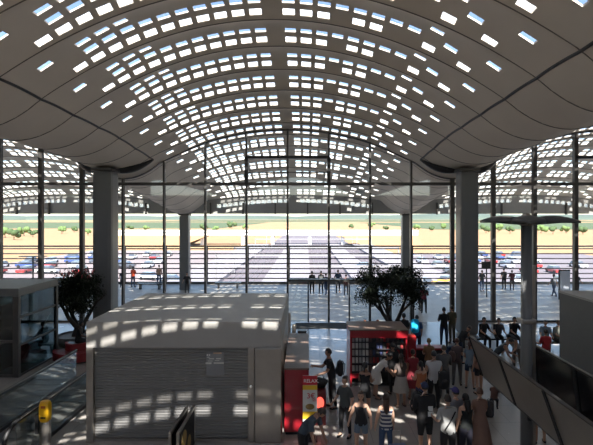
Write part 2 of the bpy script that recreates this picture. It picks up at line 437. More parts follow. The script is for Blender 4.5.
# ------------------------------------------------------------------ glass front
def facade():
    for n, (b0, b1) in enumerate(((-12, -4), (-4, 4), (4, 12))):
        w = empty('window_%d' % (n + 1), (0, YF, 0), kind='structure')
        g = nb()
        for i in range(b0, b1):
            x0, x1 = CX + i * 2.375, CX + (i + 1) * 2.375
            if n == 1 and 0 <= i < 3: zb = 2.42
            else: zb = .05
            top = [(x0 + (x1 - x0) * k / 8, roofz(x0 + (x1 - x0) * k / 8, YF) + .05) for k in range(9)]
            vs = [g.verts.new((x0, 0, zb)), g.verts.new((x1, 0, zb))] + [g.verts.new((a, 0, z)) for a, z in reversed(top)]
            g.faces.new(vs)
        mesh_obj('glass', g, M_GLASS, w)
        for i in range(b0, b1 + (1 if n == 2 else 0)):
            x = CX + i * 2.375; z = roofz(x + (.001), YF) + .05
            t = .055 if n == 1 else .11
            m = nb(); box(m, (x - t, -.12, 0), (x + t, .12, z)); mesh_obj('mullion', m, M_FRAME, w)
        x0, x1 = CX + b0 * 2.375, CX + b1 * 2.375
        bx('transom', (x0, -.14, 7.87), (x1, .1, 8.05), M_FRAME, w)
        bx('sill', (x0, -.08, 0), (CX if n == 1 else x1, .08, .1), M_FRAME, w)
        a = nb(); prev = None
        K = 80
        for k in range(K + 1):
            x = x0 + (x1 - x0) * k / K; z = roofz(x, YF)
            cur = [a.verts.new((x, yy, zz)) for yy, zz in ((-.08, z + .04), (-.08, z - .05), (.08, z - .05), (.08, z + .04))]
            if prev:
                for q in range(4): a.faces.new((prev[q], prev[(q + 1) % 4], cur[(q + 1) % 4], cur[q]))
            prev = cur
        mesh_obj('arched_head', a, M_FRAME, w)
        if n == 1:
            bx('vent_frame', (CX - 2.375, -.16, 9.42), (CX + 2.375, .1, 9.58), M_DARK, w)
            for x in (CX - 2.375, CX + 2.375): bx('vent_frame', (x - .1, -.16, 7.9), (x + .1, .1, 9.5), M_DARK, w)
            bx('vent_frame', (CX - 2.3, -.12, 8.6), (CX + 2.3, -.04, 8.66), M_FRAME, w)
        else:
            bx('vent_frame', (x0 + 7.1, -.16, 9.42), (x0 + 11.9, .1, 9.58), M_DARK, w)
    # the doors under the middle of the front
    d = empty('door_1', (0, YF, 0), kind='structure')
    bx('door_head', (CX, -.15, 2.34), (CX + 7.4, .12, 2.48), M_FRAME, d)
    for k, x in enumerate((.13, 1.33, 2.5, 3.69, 4.9, 6.2)):
        bx('door_post', (x - .04, -.07, 0), (x + .04, .05, 2.4), M_FRAME, d)
    g = nb()
    for a, b in ((CX, .13), (2.5, 3.69), (3.69, 4.9), (4.9, 6.2)): box(g, (a, -.01, .03), (b, .01, 2.36))
    mesh_obj('door_glass', g, M_GLASS, d)
facade()

# horizontal-bar wind screen at the edge of the deck
def barrier():
    r = empty('wind_screen', (0, 41, 0), label='long screen of horizontal bars along the outer edge of the deck', cat='screen')
    mb = mat('bar_metal', (.10, .085, .09), .5, .4)
    bm = nb()
    for k in range(7): box(bm, (-33, -.04, .5 + .45 * k - .05), (31, .04, .5 + .45 * k + .05))
    mesh_obj('bars', bm, mb, r)
    bx('top_rail', (-33, -.07, 3.36), (31, .07, 3.5), M_FRAME, r); bx('base_rail', (-33, -.07, 0), (31, .07, .2), M_FRAME, r)
    x = X(289, 41) - 3.75 * 8
    while x < 31:
        if x > -33: bx('post', (x - .08, .05, 0), (x + .08, .2, 3.4), M_FRAME, r)
        x += 3.75
barrier()

# ------------------------------------------------------------------ shuttered kiosk
def kiosk():
    x0, x1, y0, y1, zt = -5.87, -.66, 12.0, 16.6, 3.23
    k = empty('shuttered_kiosk', ((x0 + x1) / 2, (y0 + y1) / 2, 0), label='large closed kiosk with grey roller shutter and flat top dappled with sunlight', cat='kiosk')
    cx, cy = (x0 + x1) / 2, (y0 + y1) / 2; a, b, c, d = x0 - cx, x1 - cx, y0 - cy, y1 - cy
    M_SH = bpy.data.materials.new('roller_shutter'); M_SH.use_nodes = True; nt = M_SH.node_tree; bs = nt.nodes['Principled BSDF']
    bs.inputs['Metallic'].default_value = .35; bs.inputs['Roughness'].default_value = .42; bs.inputs['Base Color'].default_value = (.24, .235, .23, 1)
    bm = nb(); box(bm, (a, c, 2.53), (b, d, zt), .04); mesh_obj('header', bm, M_KTOP, k)
    bx('side_wall', (a, c + .3, 0), (a + .12, d, 2.53), M_STEEL, k); bx('side_wall', (b - .12, c + .3, 0), (b, d, 2.53), M_STEEL, k)
    bx('rear_wall', (a + .12, d - .12, 0), (b - .12, d, 2.53), M_KTOP, k)
    bm = nb(); box(bm, (a, c, 0), (a + .19, c + .32, 2.53), .03); mesh_obj('corner_post', bm, M_STEEL, k)
    bm = nb(); box(bm, (b - .71, c, 0), (b, c + .32, 2.53), .035); p = mesh_obj('corner_post', bm, M_STEEL, k, label='wide brushed steel end panel')
    bm = nb(); box(bm, (b - .9, c + .02, 0), (b - .72, c + .32, 2.53), .03); p = mesh_obj('pilaster', bm, M_STEEL, k)
    bm = nb(); ball(bm, (b - .81, c, 1.5), .04, 10); mesh_obj('lock', bm, M_WHITE, p)
    s = nb(); n = 34; w0, w1 = a + .19, b - .9; hh = 2.53 / n
    prev = None
    for i in range(n):
        for q, (dy, t) in enumerate(((.0, 0), (-.022, .25), (-.022, .75), (.0, .98))):
            z = (i + t) * hh
            cur = (s.verts.new((w0, c + .15 + dy, z)), s.verts.new((w1, c + .15 + dy, z)))
            if prev: s.faces.new((prev[0], prev[1], cur[1], cur[0]))
            prev = cur
    sh = mesh_obj('roller_shutter', s, M_SH, k)
    bx('bottom_bar', (w0, c + .08, 0), (w1, c + .2, .07), M_STEEL, sh)
    # printed notice hanging on the shutter
    n_ = empty('notice_board', (X(215, 12.1), 12.085, Zp(375, 12.1)), label='grey notice with pale bands stuck on the kiosk roller shutter', cat='notice')
    mg = mat('notice_grey', (.23, .23, .235), .5)
    bx('sheet', (-.23, 0, 0), (.25, .02, .62), mg, n_)
    mo = mat('notice_pale', (.62, .60, .55), .6); mo2 = mat('notice_orange', (.6, .38, .25), .6)
    bm = nb(); box(bm, (-.25, -.006, .30), (-.09, -.001, .345)); box(bm, (-.03, -.006, .31), (.24, -.001, .345)); box(bm, (-.19, -.006, .375), (-.06, -.001, .39)); box(bm, (.0, -.006, .385), (.12, -.001, .4)); box(bm, (-.16, -.006, .43), (-.02, -.001, .455)); box(bm, (.03, -.006, .43), (.16, -.001, .46))
    mesh_obj('pale_bands', bm, mo, n_)
    bx('orange_band', (-.04, -.006, .575), (.18, -.001, .61), mo2, n_)
    bm = nb()
    for i in range(2): ball(bm, (-.2 + i * .055, -.003, .545), (.022, .004, .024), 8)
    box(bm, (-.215, -.006, .48), (-.14, -.001, .49)); mesh_obj('white_symbols', bm, M_WHITE, n_)
kiosk()

# ------------------------------------------------------------------ red counter block and promo sign
def red_block():
    x0, x1, y0, y1, zt = -.60, .08, 12.44, 16.2, 1.85
    e = empty('red_counter', ((x0 + x1) / 2, (y0 + y1) / 2, 0), label='tall red counter block with brown top beside the shuttered kiosk', cat='counter')
    w, l = (x1 - x0) / 2, (y1 - y0) / 2
    bm = nb(); box(bm, (-w, -l, .08), (w, l, zt - .05), .02); mesh_obj('body', bm, M_RED, e)
    bx('top', (-w - .01, -l - .01, zt - .05), (w + .01, l + .01, zt), M_BROWN, e, .008)
    bx('plinth', (-w + .03, -l + .04, 0), (w - .03, l - .03, .08), M_BLACK, e)
    s = empty('promo_sign', (X(310, 12.15), 12.15, 0), math.radians(0), label='upright white and red price sign standing in front of the red counter', cat='sign')
    mY = mat('sign_yellow', (.72, .45, .03), .5); mW = mat('sign_white', (.62, .62, .58), .5); mR = mat('sign_red', (.5, .02, .03), .5)
    z1 = Zp(376, 12.15); hw = .195
    bx('panel', (-hw, 0, .5), (hw, .05, z1), mW, s); bx('leg', (-.03, .01, 0.02), (.03, .04, .5), M_DARK, s); bx('base', (-.2, -.12, 0), (.2, .17, .025), M_DARK, s)
    bx('header', (-hw, -.012, z1 - .24), (hw, -.001, z1 + .01), mR, s)
    text('RELAX.', .13, M_WHITE, s, (-hw + .02, -.016, z1 - .17))
    bx('yellow_band', (-hw, -.012, z1 - .37), (hw, -.001, z1 - .25), mY, s)
    text('3€', .2, mR, s, (-.09, -.012, z1 - .60)); text('50', .09, mR, s, (.06, -.012, z1 - .68))
    bm = nb(); ball(bm, (.0, -.002, z1 - .83), (.12, .012, .08), 12); mesh_obj('picture', bm, mat('sandwich_print', (.30, .19, .06), .6, var=.5, scale=20), s)
    bx('yellow_foot', (-hw, -.01, .58), (hw, -.001, z1 - .96), mY, s)
    # machine with glowing red light
    r = empty('red_machine', (X(319, 13.2), 13.2, 0), label='dark red machine with a glowing red light beside the price sign', cat='machine')
    bm = nb(); box(bm, (-.2, -.2, 0), (.2, .25, 1.0), .04); mesh_obj('housing', bm, mat('dark_red', (.16, .012, .015), .4), r)
    bm = nb(); ball(bm, (.02, -.2, .66), (.12, .05, .17), 14); mesh_obj('red_lamp', bm, mat('red_glow', (.8, .05, .04), .4, emit=(1, .09, .06), es=1.1), r)
    b = empty('black_bag', (X(320, 13.25), 13.3, 1.0), label='black bag resting on top of the red machine', cat='bag')
    bm = nb(); ball(bm, (0, 0, .14), (.23, .16, .15), 14, fn=lambda u: u * (1 + .1 * math.sin(7 * u.x + 3 * u.z))); mesh_obj('bag_body', bm, M_BLACK, b)
    bm = nb(); tube(bm, [(-.12, 0, .26), (-.08, 0, .37), (.08, 0, .37), (.12, 0, .26)], .012, 6); mesh_obj('handle', bm, M_BLACK, b)
red_block()

# ------------------------------------------------------------------ newsstand
def newsstand():
    y0, zt = 16.0, 2.03; x0, x1 = X(350, y0), X(405, y0) + .1; dp = 1.3
    e = empty('newsstand', ((x0 + x1) / 2, y0 + dp / 2, 0), label='red open-fronted newsstand with brown flat top and rows of magazines', cat='shop stand')
    w = (x1 - x0) / 2; l = dp / 2; b = nb
    bx('top', (-w - .02, -l - .02, zt - .04), (w + .02, l + .02, zt), M_BROWN, e)
    bx('fascia', (-w, -l, zt - .30), (w, -l + .06, zt - .04), M_RED, e)
    bx('side_panel', (-w, -l + .061, 0), (-w + .06, l, zt - .04), M_RED, e); bx('side_panel', (w - .06, -l + .061, 0), (w, l, zt - .04), M_RED, e)
    bx('front_post', (-w, -l, 0), (-w + .07, -l + .06, zt - .30), M_RED, e)
    bx('back_panel', (-w + .06, -l + .45, .1), (w - .06, -l + .5, zt - .04), mat('stand_dark', (.025, .02, .025), .6), e)
    bx('plinth', (-w + .06, -l + .1, 0), (w - .06, l, .1), M_BLACK, e)
    bx('lower_band', (-w + .07, -l + .02, .30), (-w + .72, -l + .06, .46), M_RED, e)
    for z in (.46, .75, 1.02, 1.28, 1.52): bx('shelf', (-w + .062, -l + .2, z - .02), (w - .062, -l + .45, z), mat('stand_dark', (.02, .02, .02)), e)
    cols = [mat('cover_white', (.62, .61, .58), .5), mat('cover_grey', (.36, .36, .36), .5), mat('cover_navy', (.03, .04, .10), .5), mat('cover_red', (.28, .03, .03), .5), mat('cover_black', (.03, .03, .03), .5), mat('cover_brown', (.12, .07, .06), .5)]
    nm = ['white', 'grey', 'navy blue', 'dark red', 'black', 'brown']; rows = ['lowest', 'second lowest', 'middle', 'fourth', 'top']
    wx, wy = (x0 + x1) / 2, y0 + l
    rd = random.Random(3)
    for ri, z in enumerate((.46, .75, 1.02, 1.28, 1.52)):
        n = 15
        for i in range(n):
            x = -w + .15 + i * (2 * w - .3) / (n - 1)
            c = rd.choice([0, 0, 1]) if i < 5 else rd.choice([2, 4, 4, 3, 5, 1 if ri < 2 else 4])
            hh = .2 if ri < 4 else .17
            m = nb(); R = Matrix.Rotation(math.radians(-9), 4, 'X')
            box(m, (-.045 if ri != 1 else -.04, 0, 0), (.045, .012, hh), M=R)
            side = 'left' if i < 5 else 'middle' if i < 10 else 'right'
            mesh_obj('magazine', m, cols[c], loc=(wx + x, wy - l + .28, z + .002), label='%s magazine standing on the %s shelf of the newsstand, %s side' % (nm[c], rows[ri], side), cat='magazine', group='%s magazines on the %s shelf, %s side' % (nm[c], rows[ri], side))
    # low red counter to its right
    c = empty('red_counter', (X(425, 17.1), 17.1, 0), label='low counter with thin bright red top right of the newsstand', cat='counter')
    bx('top', (-.75, -.25, 1.05), (.7, .25, 1.12), M_RED, c, .01); bx('body', (-.7, -.2, 0), (.65, .2, 1.05), M_BLACK, c)
    c2 = empty('red_display_column', (X(409, 16.2), 16.35, 0), label='narrow red display column at the right end of the newsstand', cat='display')
    bm = nb(); box(bm, (-.02, -.15, 0), (.26, .15, 1.72), .02); mesh_obj('body', bm, M_RED, c2); bx('cap', (0, -.13, 1.72), (.24, .13, 1.76), mat('bright_red', (.7, .05, .04), .4), c2)
newsstand()

# ------------------------------------------------------------------ trees
def olive(x, y, zt, rx, label, blossoms, pot_h=.45):
    e = empty('potted_olive_tree', (x, y, 0), label=label, cat='tree')
    rd = random.Random(int(x * 10))
    bm = nb(); lathe(bm, [(.75, 0), (.85, .05), (.9, pot_h), (.82, pot_h), (.8, pot_h - .06)], 24); mesh_obj('planter', bm, mat('planter_grey', (.10, .10, .10), .6), e)
    bm = nb()
    t0 = Vector((0, 0, pot_h - .1))
    ends = []
    for a, ln in ((.3, 1.0), (2.4, 1.0), (4.3, .8)):
        p = [t0 + Vector((.12 * math.cos(a), .12 * math.sin(a), 0)), t0 + Vector((.16 * math.cos(a) + .1, .1 * math.sin(a), .45)), t0 + Vector((.5 * math.cos(a), .4 * math.sin(a), .95)), t0 + Vector((.9 * math.cos(a), .8 * math.sin(a), zt * .62 - pot_h))]
        tube(bm, p, [.16, .12, .09, .05], 8); ends.append(p[-1])
        for q in range(3):
            b = a + rd.uniform(-.9, .9); s = p[2]
            en = s + Vector((rx * .7 * math.cos(b), rx * .6 * math.sin(b), zt * .30)); tube(bm, [s, (s + en) / 2 + Vector((0, 0, .15)), en], [.06, .035, .012], 6); ends.append(en)
    mesh_obj('trunk', bm, mat('olive_bark', (.05, .042, .035), .9, var=.3, scale=8), e)
    bm = nb(); cz = (zt + 1.25) / 2 + .15; hz = (zt - 1.25) / 2
    for q in range(46):
        th = rd.uniform(0, 2 * PI); rr = math.sqrt(rd.random()) * rx * .75; zc = cz + rd.uniform(-.75, .7) * hz * math.sqrt(max(.1, 1 - (rr / rx) ** 2))
        cc = Vector((rr * math.cos(th), rr * math.sin(th), zc)); cr = rd.uniform(.32, .55)
        for w in range(300):
            v = Vector((rd.gauss(0, 1), rd.gauss(0, 1), rd.gauss(0, .8))); v = v.normalized() * cr * rd.uniform(.35, 1.05) + cc
            d = Vector((rd.uniform(-1, 1), rd.uniform(-1, 1), rd.uniform(-1, 1))).normalized(); s = d.cross(Vector((rd.uniform(-1, 1), .3, 1))).normalized()
            L = rd.uniform(.09, .15); W = L * .27
            bm.faces.new([bm.verts.new(p) for p in (v, v + d * L * .5 + s * W, v + d * L, v + d * L * .5 - s * W)])
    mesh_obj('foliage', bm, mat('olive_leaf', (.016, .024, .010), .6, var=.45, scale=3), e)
    if blossoms:
        bm = nb()
        for q in range(60):
            th = rd.uniform(0, 2 * PI); rr = rd.random() * rx * .85
            v = Vector((rr * math.cos(th), rr * math.sin(th), zt - .1 + rd.uniform(-.15, .12))); tube(bm, [v, v + Vector((rd.uniform(-.06, .06), 0, .16))], [.03, .01], 4)
        mesh_obj('pink_tips', bm, mat('pink_leaf', (.35, .08, .08), .7), e, kind='stuff')
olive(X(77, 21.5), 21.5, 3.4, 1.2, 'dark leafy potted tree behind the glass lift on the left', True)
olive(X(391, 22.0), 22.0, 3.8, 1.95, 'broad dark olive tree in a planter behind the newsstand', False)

# ------------------------------------------------------------------ glass lift on the left
def lift():
    x1 = -10.8; x0 = -16; y0, y1 = 16.9, 19.6; zt = 3.35
    e = empty('glass_lift', ((x0 + x1) / 2, (y0 + y1) / 2, 0), label='grey framed glass lift enclosure with flat roof at the left edge', cat='lift enclosure')
    w, l = (x1 - x0) / 2, (y1 - y0) / 2
    mr = mat('lift_roof_grey', (.14, .137, .13), .5, .3)
    bx('roof', (-w, -l, zt - .3), (w, l, zt), mr, e, .03)
    for a, b in ((w - .22, -l), (w - .12, l - .12), (-w, -l), (-w, l - .2), (w - 1.9, -l), (w - 3.4, -l)): bx('post', (a, b, 0), (a + (.22 if b == -l else .12), b + .14, zt - .3), M_FRAME, e)
    for z in (.0, 1.15, 2.2): bx('rail', (w - .09, -l + .141, z), (w - .03, l - .121, z + .07), M_FRAME, e)
    for z in (.0, 1.3): bx('rail', (-w + .201, -l + .02, z), (w - .221, -l + .09, z + .1), M_FRAME, e)
    mg = glass_mat('tinted_glass', (.45, .5, .5), .06)
    bx('side_glass', (w - .065, -l + .15, .08), (w - .055, l - .13, zt - .31), mg, e)
    bx('front_glass', (-w + .21, -l + .05, .1), (w - .24, -l + .06, zt - .31), mg, e)
    bx('rear_glass', (-w + .21, l - .07, .1), (w - .13, l - .06, zt - .31), mg, e)
    c = nb(); box(c, (-1.2, -.8, .05), (1.6, .95, 2.6), .03); mesh_obj('lift_car', c, mat('lift_car_dark', (.05, .055, .06), .25, .4), e)
    bm = nb(); tube(bm, [(w - .2, -l + .3, .3), (w - .2, l - .2, 1.9)], .03, 6); mesh_obj('stair_handrail', bm, M_STEEL, e)
lift()

def escalator():
    e = empty('escalator', (-7.8, 13.2, 0), label='escalator landing with two glass balustrades and black handrails left of the kiosk', cat='escalator')
    for x in (.78, -.78):
        g = nb(); box(g, (x - .012, -2.3, .12), (x + .012, 3.6, 1.03)); mesh_obj('balustrade_glass', g, glass_mat('esc_glass', (.78, .82, .82), .07), e)
        pts = [(x, 3.6, 1.06)] + [(x, -2.3 + .0, 1.06)]
        for k in range(1, 9):
            a = PI * k / 8; pts.append((x, -2.3 - .46 * math.sin(a), .6 + .46 * math.cos(a)))
        pts.append((x, -1.6, .14))
        h = nb(); tube(h, pts, .05, 8); mesh_obj('handrail', h, M_BLACK, e)
        h = nb(); tube(h, [(x + .05, 3.6, 1.10), (x + .05, -2.2, 1.10)], .008, 5); mesh_obj('rail_edge', h, M_STEEL, e)
        bx('skirt', (x - .06, -2.6, 0), (x + .06, 3.6, .1), M_DARK, e, .02)
    s = nb()
    for i in range(24): box(s, (-.66, -2.3 + i * .245, .01), (.66, -2.3 + i * .245 + .225, .06 if i % 2 else .05))
    mesh_obj('steps', s, mat('step_metal', (.22, .21, .2), .4, .7), e)
    n = empty('ticket_validator', (X(46, 12.0), 12.0 - .15, 0), label='yellow-headed ticket validator on a rounded steel post', cat='ticket validator')
    n.location.x = -6.72; n.location.y = 11.6
    bm = nb(); lathe(bm, [(.17, 0), (.17, .03), (.145, .06), (.14, .72), (.12, .80)], 20, sy=.7); mesh_obj('post', bm, M_STEEL, n)
    bm = nb(); fn = lambda u: Vector((max(-.8, min(.8, u.x * 1.2)), max(-.8, min(.8, u.y * 1.2)), max(-.88, min(.88, u.z * 1.15))))
    ball(bm, (0, 0, 1.02), (.15, .12, .30), 20, fn=fn); h = mesh_obj('head', bm, mat('validator_yellow', (.85, .47, .01), .35, var=.05), n)
    bx('ticket_slot', (-.06, -.112, .87), (.06, -.095, .91), M_BLACK, h); bx('display', (-.055, -.112, 1.13), (.055, -.095, 1.19), mat('orange_display', (.35, .09, .02), .3), h)
    bx('side_box', (-.24, -.06, .45), (-.145, .08, .95), M_BLACK, n, .02)
escalator()

# double poster stand near the camera
def poster_stand():
    for k, (x, lab) in enumerate(((-3.11, 'left leaf of the black framed poster stand in front of the kiosk'), (-2.93, 'black framed poster stand with gold and green print in front of the kiosk'))):
        e = empty('poster_stand', (x + .02, 10.95, 0), label=lab, cat='poster stand')
        f = nb()
        y0, y1, z0, z1 = -.75, .75, .0, 1.12
        for a, b in (((-.03, y0, z0), (.03, y0 + .06, z1)), ((-.03, y1 - .06, z0), (.03, y1, z1)), ((-.03, y0 + .06, z1 - .06), (.03, y1 - .06, z1)), ((-.03, y0 + .06, .1), (.03, y1 - .06, .16))): box(f, a, b)
        mesh_obj('frame', f, M_STEEL, e)
        bx('panel', (-.015, y0 + .06, .16), (.015, y1 - .06, z1 - .06), M_BLACK, e)
        bx('foot', (-.1, y0, 0), (.1, y0 + .05, .03), M_DARK, e)
        if k:
            bm = nb(); ball(bm, (.016, -.25, .75), (.004, .22, .2), 12); ball(bm, (.016, .2, .45), (.004, .16, .18), 12); mesh_obj('print', bm, mat('gold_print', (.35, .24, .08), .5, var=.6, scale=9), e)
poster_stand()

# red sofa left
def sofa():
    e = empty('red_sofa', (-9.75, 19.3, 0), label='low curved red seat beside the glass lift', cat='seat')
    mr = mat('sofa_red', (.20, .012, .015), .6)
    def arc(r0, r1, z0, z1, nm):
        bm = nb(); prev = None
        for q in range(15):
            a = PI + PI * q / 14 + .2
            cur = [bm.verts.new((rr * math.cos(a), rr * math.sin(a), z)) for rr, z in ((r0, z0), (r1, z0), (r1, z1), (r0, z1))]
            if prev:
                for k in range(4): bm.faces.new((prev[k], prev[(k + 1) % 4], cur[(k + 1) % 4], cur[k]))
            else: bm.faces.new(cur)
            prev = cur
        bm.faces.new(prev[::-1]); bmesh.ops.recalc_face_normals(bm, faces=bm.faces); mesh_obj(nm, bm, mr if nm != 'base' else M_BLACK, e)
    arc(.5, .98, .08, .42, 'seat'); arc(.42, .52, .43, .72, 'backrest'); arc(.55, .9, 0, .08, 'base')
sofa()

# ------------------------------------------------------------------ lamp with petal reflectors and leaning dark panels at the right
def petal_lamp():
    d = 10.5; e = empty('petal_lamp', (X(526.5, d), d, 0), label='tall grey lamp post topped by thin wing-like reflector petals', cat='lamp')
    bm = nb(); tube(bm, [(0, 0, 0), (0, 0, 5.9)], [.135, .12], 16); mesh_obj('post', bm, M_COLM, e)
    bx('clamp', (-.16, -.15, 3.55), (.16, .15, 3.66), M_STEEL, e, .02)
    bx('side_pipe', (.14, -.03, 0), (.2, .03, 4.9), M_STEEL, e)
    bm = nb(); lathe(bm, [(.14, 5.82), (.16, 5.9), (.1, 6.08), (.03, 6.12)], 16); mesh_obj('hub', bm, M_STEEL, e)
    mp = mat('petal_grey', (.10, .098, .095), .45, .2)
    for q in range(6):
        a = math.radians(8 + 60 * q); bm = nb(); N, Mm = 12, 6; up = []; dn = []
        for i in range(N + 1):
            t = i / N; r = .08 + 1.08 * t; wd = .36 * math.sin(PI * min(1, t ** .75 * .93 + .07)) ** .7
            ru, rd_ = [], []
            for j in range(Mm + 1):
                s = (j / Mm - .5) * 2; z = 5.97 + .10 * math.sin(PI * t) * (1 - .3 * s * s) - .03 * t - .05 * s * s * math.sin(PI * t)
                x, y = r, s * wd
                P = Vector((x * math.cos(a) - y * math.sin(a), x * math.sin(a) + y * math.cos(a), z))
                ru.append(bm.verts.new(P)); rd_.append(bm.verts.new(P - Vector((0, 0, .05 + .08 * (1 - t)))))
            up.append(ru); dn.append(rd_)
        for i in range(N):
            for j in range(Mm):
                bm.faces.new((up[i][j], up[i][j + 1], up[i + 1][j + 1], up[i + 1][j])); bm.faces.new((dn[i][j + 1], dn[i][j], dn[i + 1][j], dn[i + 1][j + 1]))
            for j in (0, Mm): bm.faces.new((up[i][j], up[i + 1][j], dn[i + 1][j], dn[i][j]))
        for j in range(Mm):
            bm.faces.new((up[0][j], up[0][j + 1], dn[0][j + 1], dn[0][j])); bm.faces.new((up[N][j], up[N][j + 1], dn[N][j + 1], dn[N][j]))
        bmesh.ops.recalc_face_normals(bm, faces=bm.faces); mesh_obj('petal', bm, mp, e, smooth=True)
petal_lamp()
def screens():
    m1 = mat('panel_glossy_grey', (.36, .335, .30), .3, .6, var=.2, scale=1.5); m2 = mat('panel_glossy_black', (.01, .01, .011), .16, var=.2)
    names = ['farthest left-row', 'second left-row', 'third left-row', 'nearest left-row']
    def row(xt, zt, xb, zb, ys, m, lab, dirn):
        for i in range(len(ys) - 1):
            y0, y1 = ys[i], ys[i + 1]
            e = empty('leaning_panel', ((xt + xb) / 2, (y0 + y1) / 2, zb), label=lab[i], cat='panel')
            L = Vector((xt - xb, 0, zt - zb)); n = Vector((-(zt - zb), 0, xt - xb)).normalized()
            def slab(nm, a0, a1, b0, b1, off, th, mm):
                bm = nb(); vs = []
                for yy in (a0, a1):
                    for tt in (b0, b1):
                        for o_ in (off, off + th):
                            vs.append(bm.verts.new(Vector((xb, yy, zb)) + L * tt + n * o_ - e.location))
                for q in ((0, 1, 3, 2), (4, 6, 7, 5), (0, 4, 5, 1), (2, 3, 7, 6), (0, 2, 6, 4), (1, 5, 7, 3)): bm.faces.new([vs[k] for k in q])
                bmesh.ops.recalc_face_normals(bm, faces=bm.faces); mesh_obj(nm, bm, mm, e)
            slab('sheet', y0 + .05, y1 - .05, .03, .97, 0, .04, m)
            slab('top_rail', y0 + .001, y1 - .001, .97, 1.0, -.01, .06, M_FRAME); slab('bottom_rail', y0 + .001, y1 - .001, 0, .03, -.01, .06, M_FRAME)
            slab('upright', y1 - .05, y1 - .002, .031, .969, -.015, .08, M_BLACK)
            slab('upright', y0 + .002, y0 + .05, .031, .969, -.015, .08, M_BLACK)
    row(4.5, 2.79, 4.9, 1.66, [12.3, 10.4, 8.47, 6.6], m1, ['dark glossy leaning panel at the far end of the left row by the lamp post', 'grey glossy leaning panel in front of the lamp post, with a warm reflection', 'big leaning panel at lower right edge, nearest of the left row', 'leaning panel of the left row closest to the viewer, outside the right edge'], 1)
    row(5.75, 2.84, 5.95, 1.22, [11.3, 9.6, 7.8], m2, ['black leaning panel right of the lamp post, farthest of the right row', 'black leaning panel below the grey block, nearest in the right row', 'black leaning panel nearest in the right row'], 1)
    # trestles that carry the rows
    for k, y in enumerate((10.0, 7.4)):
        e = empty('panel_trestle', (5.35, y, 0), label=['dark steel trestle carrying the far end of the leaning panels', 'dark steel trestle carrying the middle of the leaning panels', 'dark steel trestle carrying the near end of the leaning panels'][k], cat='trestle')
        bx('crossbar', (-.42, -.03, 1.50), (.57, .03, 1.6), M_DARK, e); bx('leg', (.3, -.03, 0), (.4, .03, 1.50), M_DARK, e)
    b = empty('service_block', (10.2, 9, 0), label='large plain grey box-like booth at the right edge behind the black panels', cat='booth')
    mg = mat('booth_grey', (.13, .127, .122), .55, .1); zt = H - .2865 * 8.0
    bx('body', (-2.2, -5, 0), (2.2, 5.2, zt - .06), mg, b); bx('roof', (-2.23, -5.03, zt - .06), (2.23, 5.23, zt), M_KTOP, b)
    for y in (-3, -1, 1, 3): bx('panel_joint', (-2.206, y, .1), (-2.199, y + .02, zt - .1), M_FRAME, b)
screens()

# outdoor gull-wing lamps, benches, bollards
def outdoor_bits():
    for px, d, lab in ((33, 36, 'small T-shaped lamp post on the deck in the left bay'),):
        e = empty('deck_lamp', (X(px, d), d, 0), label=lab, cat='lamp')
        bm = nb(); tube(bm, [(0, 0, 0), (0, 0, 2.9)], .06, 8); mesh_obj('post', bm, M_FRAME, e)
        for s in (-1, 1):
            bm = nb(); box(bm, (0.04, -.25, 2.9), (1.0, .25, 2.96), M=Matrix.Scale(s, 4, (1, 0, 0))); mesh_obj('wing', bm, M_FRAME, e)
    for px, d, lab in ((150, 38.0, 'flat grey bench on the deck left of the outer column'), (228, 38.5, 'flat grey bench on the deck right of the outer left column')):
        e = empty('bench', (X(px, d), d, 0), label=lab, cat='bench')
        bx('seat', (-1.1, -.25, .42), (1.1, .25, .5), M_FRAME, e)
        for x in (-.8, .8): bx('leg', (x - .05, -.2, 0), (x + .05, .2, .42), M_FRAME, e)
    for px, d, z1, lab in ((289, 21.5, 1.5, 'pale steel post standing behind the shuttered kiosk, left one'), (294, 20.2, 1.25, 'pale steel post standing behind the shuttered kiosk, right one')):
        bm = nb(); lathe(bm, [(.13, 0), (.12, .03), (.09, .06), (.09, z1 - .1), (.06, z1)], 16)
        mesh_obj('steel_post', bm, M_STEEL, loc=(X(px, d), d, 0), label=lab, cat='post')
    e = empty('litter_bin', (X(302, 20.5), 20.5, 0), label='dark litter bin behind the red counter block', cat='bin')
    bm = nb(); box(bm, (-.2, -.2, 0), (.2, .2, .85), .03); mesh_obj('body', bm, M_BLACK, e); bx('lid', (-.21, -.21, .86), (.21, .21, .9), M_FRAME, e)
    for px, d, lab, c in ((282 + 140, 27.3, 'red suitcase standing outside the glass doors', (.3, .02, .03)),):
        pass
    for px, d, lab in ((127, 24.6, 'tall steel lamp post inside the glass, right of the left column'),):
        pass
    s = empty('info_totem', (X(565, 33), 33, 0), label='pale information totem outside in the right bay', cat='totem')
    bx('board', (-.35, -.06, .1), (.35, .06, 2.1), mat('totem_pale', (.5, .52, .58), .4), s); bx('frame', (-.42, .061, 0), (.42, .13, 2.2), M_DARK, s)
    s = empty('info_totem', (X(487, 34), 34, 0), label='dark hanging-screen totem outside just right of the right column', cat='totem')
    bx('screen', (-.4, -.05, 2.2), (.4, .05, 2.7), M_BLACK, s); bx('pole', (-.04, .06, 0), (.04, .12, 2.5), M_DARK, s)
outdoor_bits()

